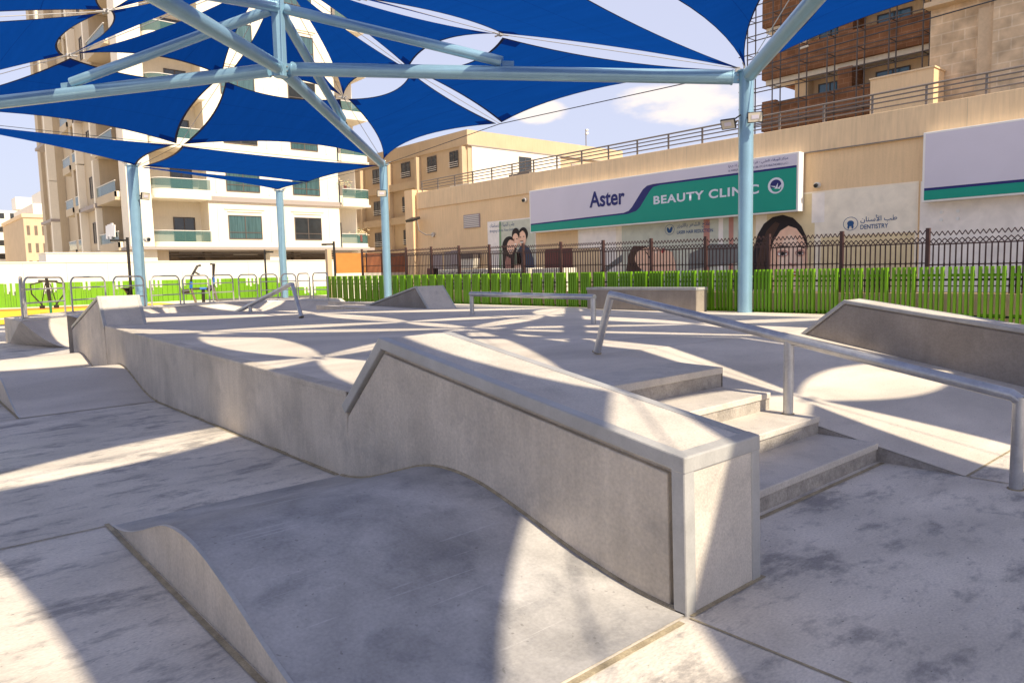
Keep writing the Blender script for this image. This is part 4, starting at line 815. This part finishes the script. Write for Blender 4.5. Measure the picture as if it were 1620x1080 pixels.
# colourful hoarding beyond the fence at its far end
t = thing('hoarding', 'patchwork hoarding of orange, rust and white panels beyond the picket fence end', 'hoarding', loc=(18, 36, .3))
xs_ = [18.9, 21.1, 21.35, 24.2, 26.3]
m = MB(); m.box(18.6, 28, 36, 36.15, .2, 1.75, 'white_wall'); m.build('lower_panel', t)
for a, b, mm in ((18.9, 20.7, 'orange_panel'), (20.8, 23.6, 'rust_panel'), (23.7, 26.5, 'cream_wall')): m = MB(); m.box(a, b, 35.99, 36.14, 1.76, 2.85, mm); m.build('upper_panel', t)
m = MB(); m.box(24.0, 26.0, 35.97, 35.995, .3, 1.7, 'orange_panel'); m.build('upper_panel', t)
m = MB(); m.box(18.35, 18.6, 35.9, 36.15, .2, 3.05, 'tan_wall'); m.build('end_post', t)
# ================================================================ apartment block (left)
t = thing('apartment_building', 'tall cream apartment block with glass balconies standing behind the white wall', 'building', loc=(22, 54, 0)); ap = t
LV = [3.85 + 3.45 * k for k in range(8)]; TOP = 31.4
def bx(name, *a, parent=None, bevel=0):
    m = MB(); m.box(*a); return m.build(name, parent or t, bevel=bevel)
bx('wall', 14.8, 31.35, 55.7, 86, 3.75, TOP, 'cream_wall'); bx('wall', 18.5, 28.85, 54, 55.698, 3.75, TOP, 'cream_wall'); bx('wall', 13.24, 14.75, 54, 55.698, 3.75, TOP, 'cream_wall')
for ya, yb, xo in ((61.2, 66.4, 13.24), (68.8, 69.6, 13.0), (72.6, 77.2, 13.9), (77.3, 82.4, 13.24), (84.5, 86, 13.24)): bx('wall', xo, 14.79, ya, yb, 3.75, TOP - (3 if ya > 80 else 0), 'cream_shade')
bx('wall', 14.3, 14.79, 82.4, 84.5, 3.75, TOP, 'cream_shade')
# ground floor: open car park with columns
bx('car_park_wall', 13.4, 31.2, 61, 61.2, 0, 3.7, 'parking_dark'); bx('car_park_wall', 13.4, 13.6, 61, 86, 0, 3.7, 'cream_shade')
for xa, xb in ((13.3, 14.9), (22.9, 24.2), (30.4, 31.3)): bx('column', xa, xb, 54.1, 55.1, 0, 3.7, 'cream_wall')
bx('column', 14.95, 15.7, 54.3, 55.2, 0, 3.7, 'orange_panel' if False else 'cream_shade')
m = MB()
for z, y in ((3.45, 54.8), (3.3, 55.6), (3.5, 56.8)): m.tube([(15.8, y, z), (30.3, y, z)], .05, 'ac_dark', 6)
for xq in (17.5, 19.8, 25.8): m.tube([(xq, 55, 3.3), (xq, 60.9, 3.3)], .06, 'ac_dark', 6)
m.build('pipework', t)
m = MB(); m.box(20.6, 22.4, 55.2, 55.4, 3.4, 3.46, 'white_frame'); m.build('strip_light', t)
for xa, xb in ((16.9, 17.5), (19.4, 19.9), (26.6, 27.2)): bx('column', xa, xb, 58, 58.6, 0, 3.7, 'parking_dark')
bx('slab_edge', 13.05, 31.7, 53.55, 86.1, 3.70, 3.90, 'grey_band')
bx('slab_edge', 18.35, 29.0, 53.82, 53.998, 7.18, 7.52, 'grey_band')
def window(x0, x1, y, z0, z1, sp=.28, glass='glass_teal', par=None):
    m = MB(); w = .06
    m.box(x0, x1, y - .05, y + .02, z0, z0 + w, 'window_frame'); m.box(x0, x1, y - .05, y + .02, z1 - w, z1, 'window_frame'); m.box(x0, x0 + w, y - .05, y + .02, z0 + w, z1 - w, 'window_frame'); m.box(x1 - w, x1, y - .05, y + .02, z0 + w, z1 - w, 'window_frame')
    xm = (x0 + x1) / 2; zm = z0 + (z1 - z0) * sp; m.box(xm - .03, xm + .03, y - .045, y + .02, z0 + w, z1 - w, 'window_frame'); m.box(x0 + w, x1 - w, y - .047, y + .02, zm - .025, zm + .025, 'window_frame')
    f = m.build('window', par or t); m = MB(); m.box(x0 + w, x1 - w, y - .02, y - .012, z0 + w, z1 - w, glass)
    o = m.build('pane', f); return f
def moulding(x0, x1, z, y=54):
    for dz, e in ((.42, .25), (.25, .05)): bx('moulding', x0 - e, x1 + e, y - .07, y - .001, z + dz, z + dz + .07, 'cream_wall')
def winW(y0, y1, x, z0, z1, par=None, glass='glass_dark', inset=True):
    """window in a wall facing -x"""
    m = MB(); w = .06; m.box(x - .06, x + .02, y0, y1, z0, z0 + w, 'window_frame'); m.box(x - .06, x + .02, y0, y1, z1 - w, z1, 'window_frame')
    for yy in (y0, y1 - w, (y0 + y1) / 2 - w / 2): m.box(x - .055, x + .02, yy, yy + w, z0 + w, z1 - w, 'window_frame')
    f = m.build('window', par or t); m = MB(); m.box(x - .02, x - .012, y0 + w, y1 - w, z0 + w, z1 - w, glass); m.build('pane', f); return f
for k, z in enumerate(LV[:7]):
    if k < 6:
        for x0, x1 in ((19.85, 22.35), (24.95, 27.2)):
            window(x0, x1, 53.99, z + .65, z + 2.38, glass='glass_teal' if (k + int(x0)) % 3 else 'glass_dark'); moulding(x0, x1, z + 2.38)
            bx('moulding', x0 - .75, x0 - .68, 53.95, 53.999, z + .5, z + 3.1, 'cream_wall'); bx('moulding', x1 + .68, x1 + .75, 53.95, 53.999, z + .5, z + 3.1, 'cream_wall')
    # balconies left (curved front) and right
    for (xa, xb, rz) in ((14.75, 18.5, 1), (28.85, 31.35, 0)):
        bal = bx('balcony', xa + .001, xb - .001, 53.3 if k else 53.6, 55.69, z - .12, z + .06, 'cream_wall') if k else bx('balcony', xa + .001, xb - .001, 53.7, 55.69, z + .051, z + .1, 'cream_wall')
        yb = 53.3 if k else 53.7
        m = MB(); n = 8; pts = []
        if rz:
            for i in range(n + 1):
                a = math.pi / 2 * i / n; pts.append((xa + .05 + .9 * (1 - math.cos(a)), yb + .9 * (1 - math.sin(a))))
            pts.append((xb, yb))
        else: pts = [(xa, yb), (xb - .35, yb), (xb - .05, yb + .2), (xb - .05, 55.6)]
        for p, q in zip(pts, pts[1:]): m.hexa([(p[0], p[1] - .01, z - .10), (q[0], q[1] - .01, z - .10), (q[0], q[1] + .12, z - .10), (p[0], p[1] + .12, z - .10), (p[0], p[1], z + .55 if k else z + .4), (q[0], q[1], z + .55 if k else z + .4), (q[0], q[1] + .12, z + .55 if k else z + .4), (p[0], p[1] + .12, z + .55 if k else z + .4)], 'cream_wall')
        m.build('parapet', bal)
        m = MB()
        z0, z1 = (z + .55, z + 1.25) if k else (z + .4, z + 1.15)
        for p, q in zip(pts, pts[1:]): m.face([(p[0], p[1] + .05, z0), (q[0], q[1] + .05, z0), (q[0], q[1] + .05, z1), (p[0], p[1] + .05, z1)], 'balcony_glass')
        m.build('glass_rail', bal)
        m = MB()
        for p, q in zip(pts, pts[1:]): m.tube([(p[0], p[1] + .05, z1 + .02), (q[0], q[1] + .05, z1 + .02)], .03, 'white_frame', 6)
        m.build('top_rail', bal)
    window(16.55, 18.05, 55.69, z + .1, z + 2.25, .02, 'glass_dark'); window(28.95, 29.85, 55.69, z + .1, z + 2.2, .02, 'glass_blue')
    # west side
    for (ya, yb) in ((55.75, 61.15), (66.45, 68.75), (69.65, 72.55)):
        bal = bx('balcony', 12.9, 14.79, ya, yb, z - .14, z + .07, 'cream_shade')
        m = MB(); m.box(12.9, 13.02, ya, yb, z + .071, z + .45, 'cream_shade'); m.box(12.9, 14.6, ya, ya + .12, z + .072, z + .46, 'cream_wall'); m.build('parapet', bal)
        m = MB(); m.face([(12.96, ya, z + .45), (12.96, yb, z + .45), (12.96, yb, z + 1.15), (12.96, ya, z + 1.15)], 'balcony_glass'); m.build('glass_rail', bal)
        m = MB(); m.box(12.92, 13.0, ya, yb, z + 1.15, z + 1.2, 'white_frame'); m.build('top_rail', bal)
        winW(ya + .5, ya + 2.0, 14.79, z + .1, z + 2.2)
    winW(62.6, 64.4, 13.235, z + .7, z + 2.3); winW(79.3, 81.4, 13.235, z + .7, z + 2.3)
    bx('pilaster', 12.85, 13.239, 61.25, 61.7, z + .1, z + 3.2, 'cream_wall'); bx('pilaster', 12.6, 13.239, 77.35, 77.9, z, z + 3.4, 'cream_wall')
    bx('pilaster', 12.7, 13.239, 65.9, 66.35, z + .08, z + 3.44, 'cream_wall')
for z in (7.3, 14.2): bx('slab_edge', 12.7, 13.238, 61.2, 66.3, z - .25, z + .02, 'grey_band'); bx('slab_edge', 12.5, 13.237, 77.3, 82.4, z - .2, z + .05, 'grey_band')
bx('roof_parapet', 13.0, 31.6, 53.8, 86.2, TOP, TOP + .9, 'cream_wall')
m = MB(); m.obox((15.9, 53.5, LV[0] + 1.1), (.02, 0, .0), (0, .02, 0), (0, 0, 0.001), 'white_frame')
# laundry on a west balcony
la = thing('laundry', 'white laundry hanging over a low balcony of the cream apartment block', 'laundry', loc=(12.9, 57.5, LV[0]))
m = MB()
for i in range(5): m.obox((12.88, 56.6 + i * .5, LV[0] + 1.25 + .1 * (i % 2)), (.03, 0, 0), (0, .27, .02), (.02, 0, .42 + .05 * (i % 3)), 'sign_trim')
m.build('sheet', la)
for (x, y, z, lb) in ((30.6, 53.8, LV[0] + 1.3, 'lower balcony'), (29.3, 53.7, LV[1] + 1.75, 'upper balcony')):
    p = thing('balcony_plant', 'small leafy plant on the right hand ' + lb + ' of the cream apartment block', 'plant', loc=(x, y, z - .6))
    m = MB()
    for i in range(70):
        c = Vector((x + random.gauss(0, .35), y + random.gauss(0, .1), z + random.gauss(0, .18))); u = Vector((random.uniform(-1, 1), random.uniform(-1, 1), random.uniform(-1, 1))).normalized() * .09; w = u.orthogonal().normalized() * .04
        m.face([c - u, c + w, c + u, c - w], 'p_ochre' if i % 3 else 'p_green2')
    m.build('foliage', p); m = MB(); m.tube([(x, y, z - .75), (x, y, z - .2)], .12, 'maroon_panel', 10); m.build('pot', p)
t = thing('lean_to', 'low plain white hut peeping over the white wall at the foot of the apartment block', 'hut', loc=(8.4, 49.5, 0)); m = MB(); m.box(7.7, 13.0, 50, 52.5, 0, 3.32, 'white_wall'); m.build('wall', t); m = MB(); m.box(7.66, 13.04, 49.96, 52.54, 3.32, 3.38, 'cream_wall'); m.build('roof', t)
t = thing('yard_wall', 'low tan yard wall behind the white wall under the apartment block', 'wall', loc=(20, 49, 0)); m = MB(); m.box(9.2, 13.0, 53, 53.2, 0, 3.5, 'tan_wall'); m.build('wall', t)
# ================================================================ tan building with barred windows
t = thing('tan_building', 'three storey tan building with barred windows behind the clinic roof', 'building', loc=(41, 52.5, 0))
bx('wall', 41, 62, 52.5, 84, 0, 13.05, 'tan_wall'); bx('wall', 41.4, 52.6, 52.38, 52.498, 7.0, 13.02, 'white_wall')  # white panel on the sunny face: its brightness is put into the colour
m = MB(); m.box(40.85, 62.1, 52.35, 84.1, 13.05, 14.35, 'tan_wall'); m.build('parapet', t)
m = MB(); m.box(40.9, 62, 52.3, 52.36, 12.98, 13.05, 'grey_band'); m.build('parapet_strip', t)  # thin grey strip along the foot of the parapet
for z in (11.25, 7.9, 4.6):
    for y0, y1 in ((53.9, 55.2), (57.3, 58.8), (61.8, 63.4), (67.5, 69), (73.5, 75)):
        f = winW(y0, y1, 40.99, z, z + 1.5); m = MB()
        for q in (.12, .3, .48): m.box(40.86, 40.89, y0 - .05, y1 + .05, z + q, z + q + .05, 'white_frame')
        m.build('window_bars', f)
    m = MB(); m.box(40.55, 40.989, 60.2, 84, z - 1.2, z - .5, 'tan_wall'); m.build('spandrel', t)
for y in (52.9, 60.2, 65.4, 71): bx('pilaster', 40.45, 40.988, y - .25, y + .1, 0, 12.9, 'tan_wall')
window(47.0, 48.6, 52.37, 10.9, 12.5, .3, 'glass_dark')
bx('recess', 54.2, 58.3, 52.40, 52.497, 10.7, 12.4, 'grey_band'); bx('recess', 54.3, 58.2, 52.38, 52.399, 11.7, 12.2, 'parking_dark')  # flat dark panels on the wall; the recess's shade is in their colour
t = thing('roof_antenna', 'thin antenna mast on the roof edge of the tan building', 'antenna', loc=(57.5, 52.6, 14.3))
m = MB(); m.tube([(56.6, 52.6, 13.8), (56.6, 52.6, 16.1)], .05, 'grey_metal', 6); m.build('mast', t); m = MB(); m.tube([(56.6, 52.6, 15.6), (56.9, 52.6, 15.75)], .12, 'white_frame', 8); m.tube([(56.6, 52.6, 16.0), (56.9, 52.6, 16.05)], .1, 'white_frame', 8); m.build('sensor', t)
# ================================================================ brick clad building under scaffolding
t = thing('brick_building', 'unfinished brown clad building with open corner balconies at the top right', 'building', loc=(43, 19, 0)); BF = 42.0
bx('wall', 43.2, 56, 14.0, 22.4, 0, 27, 'clinic_wall'); 
for k in range(6):
    zb = 12.55 + 3.05 * (k - 1)
    bx('floor_slab', 41.9, 43.19, 14.3, 24.0, zb, zb + .28, 'cream_wall'); bx('brick_band', 41.6, 42.0, 14.3, 24.1, zb + .28, zb + 1.85, 'brick'); bx('brick_band', 42.0, 46, 23.8, 24.1, zb + .28, zb + 1.5, 'brick')
    bx('brick_pier', 41.7, 43.18, 18.7, 19.5, zb + 1.85, zb + 3.05, 'brick')
    bx('corner_post', 42.4, 43.1, 21.6, 22.39, zb + 1.85, zb + 3.05, 'clinic_wall')
    bx('balcony_corner', 41.62, 41.98, 23.2, 24.08, zb + 1.85, zb + 2.05, 'brick')
    for y0, y1 in ((19.9, 21.3), (16.2, 18.0), (14.4, 15.2)):
        winW(y0, y1, 43.15, zb + 1.3, zb + 2.75, glass='glass_blue')
bx('roof_slab', 41.6, 56, 14, 24.1, 27.01, 27.4, 'cream_wall')
t = thing('scaffolding', 'dark pipe scaffolding wrapped round the brown clad building', 'scaffolding', loc=(41, 19, 9))
ysf = [14.6 + .0 + 1.62 * i for i in range(7)]
for xx in (41.25, 40.35):
    for y in ysf:
        m = MB(); m.tube([(xx, y, 0), (xx, y, 27)], .042, 'window_frame', 6); m.build('upright', t)
for xx in (41.25, 40.35):
    for i in range(16):
        z = 7.0 + i * 1.02; m = MB(); m.tube([(xx, 14.2, z), (xx, 24.9, z)], .034, 'window_frame', 5); m.build('ledger', t)
for i in range(16):
    z = 7.0 + i * 1.02
    m = MB()
    for y in ysf: m.tube([(40.35, y, z), (41.25, y, z)], .024, 'window_frame', 5)
    m.build('cross_tube', t)
for i, (y, z) in enumerate(((22.9, 12.2), (21.2, 14.0), (20.2, 15.7), (22.8, 9.3), (21.0, 16.9), (20.9, 18.4))): m = MB(); m.obox((41.1, y, z), (.05, 0, 0), (0, .28, -.02), (0, 0, .05), 'ac_white'); m.build('plank', t)
t = thing('stone_tower', 'tall sandy stone clad block at the top right corner', 'building', loc=(40, 12, 0))
bx('wall', 39.6, 50, 11.25, 14.0, 0, 26, 'stone_block'); bx('wall', 39.2, 50, 0, 11.24, 0, 26, 'stone_block'); bx('wall', 39.4, 39.598, 11.25, 11.9, 0, 13.2, 'stone')
bx('cornice', 38.95, 39.6, 0, 14.1, 13.72, 13.95, 'stone'); bx('cornice', 39.0, 39.55, 0, 11.3, 14.6, 14.85, 'stone')
t = thing('stair_head', 'low plain beige block in front of the brown clad building', 'building', loc=(38.5, 15, 0)); bx('wall', 38.2, 39.55, 13.3, 16.2, 5, 10.7, 'clinic_wall'); bx('coping', 38.15, 39.58, 13.25, 16.25, 10.7, 10.78, 'clinic_band')
# ================================================================ distant buildings far left
t = thing('distant_building', 'far white office block at the left edge, several storeys of small windows', 'building', loc=(20, 180, 0))
bx('wall', 8, 27.6, 182, 196, 0, 16.6, 'white_wall'); bx('wall', 27.6, 34, 184, 196, 0, 17.6, 'white_wall'); bx('wall', 24.5, 34, 190, 196, 17.6, 20.2, 'white_wall')
for z in range(6):
    for x in (17.2, 19.8, 22.3, 24.9): m = MB(); m.box(x, x + (1.5 if x < 24 else .8), 181.95, 181.998, 1.2 + 2.75 * z, 2.3 + 2.75 * z, 'glass_dark'); m.build('window', t)
    m = MB(); m.box(27.9, 29.3, 183.95, 183.998, 1.2 + 2.75 * z, 2.6 + 2.75 * z, 'glass_blue'); m.build('window', t)
t = thing('distant_building', 'far tan block with three rows of little recessed windows at the left', 'building', loc=(25, 150, 0))
bx('wall', 20.2, 27.5, 150, 176, 0, 12.9, 'tan_wall'); bx('wall', 27.5, 44, 150, 176, 0, 12.9, 'tan_wall'); bx('parapet', 20.0, 44, 149.8, 176.2, 12.9, 13.5, 'clinic_band'); bx('penthouse', 22.2, 44, 153, 176, 13.5, 15.6, 'white_wall'); bx('penthouse', 25.5, 44, 156, 176, 15.6, 19.2, 'white_wall')
for z in range(4):
    for i in range(8): m = MB(); x = 20.6 + i * .86 * 1.3; m.box(x, x + .45, 149.95, 149.998, .9 + 3.0 * z, 2.5 + 3.0 * z, 'parking_dark'); m.build('window', t)
# ================================================================ far city blocks that close the horizon
for k, (x0, x1, y, h) in enumerate(((-60, -30, 170, 14), (-25, 5, 210, 11), (60, 110, 150, 12), (120, 170, 60, 14))):
    t = thing('distant_building', ('far pale block outside the left edge', 'far low pale block beyond the left edge', 'far block hidden behind the tan building', 'far block hidden behind the clinic')[k], 'building', loc=(x0, y, 0))
    bx('wall', x0, x1, y, y + 15, 0, h, 'cream_wall')
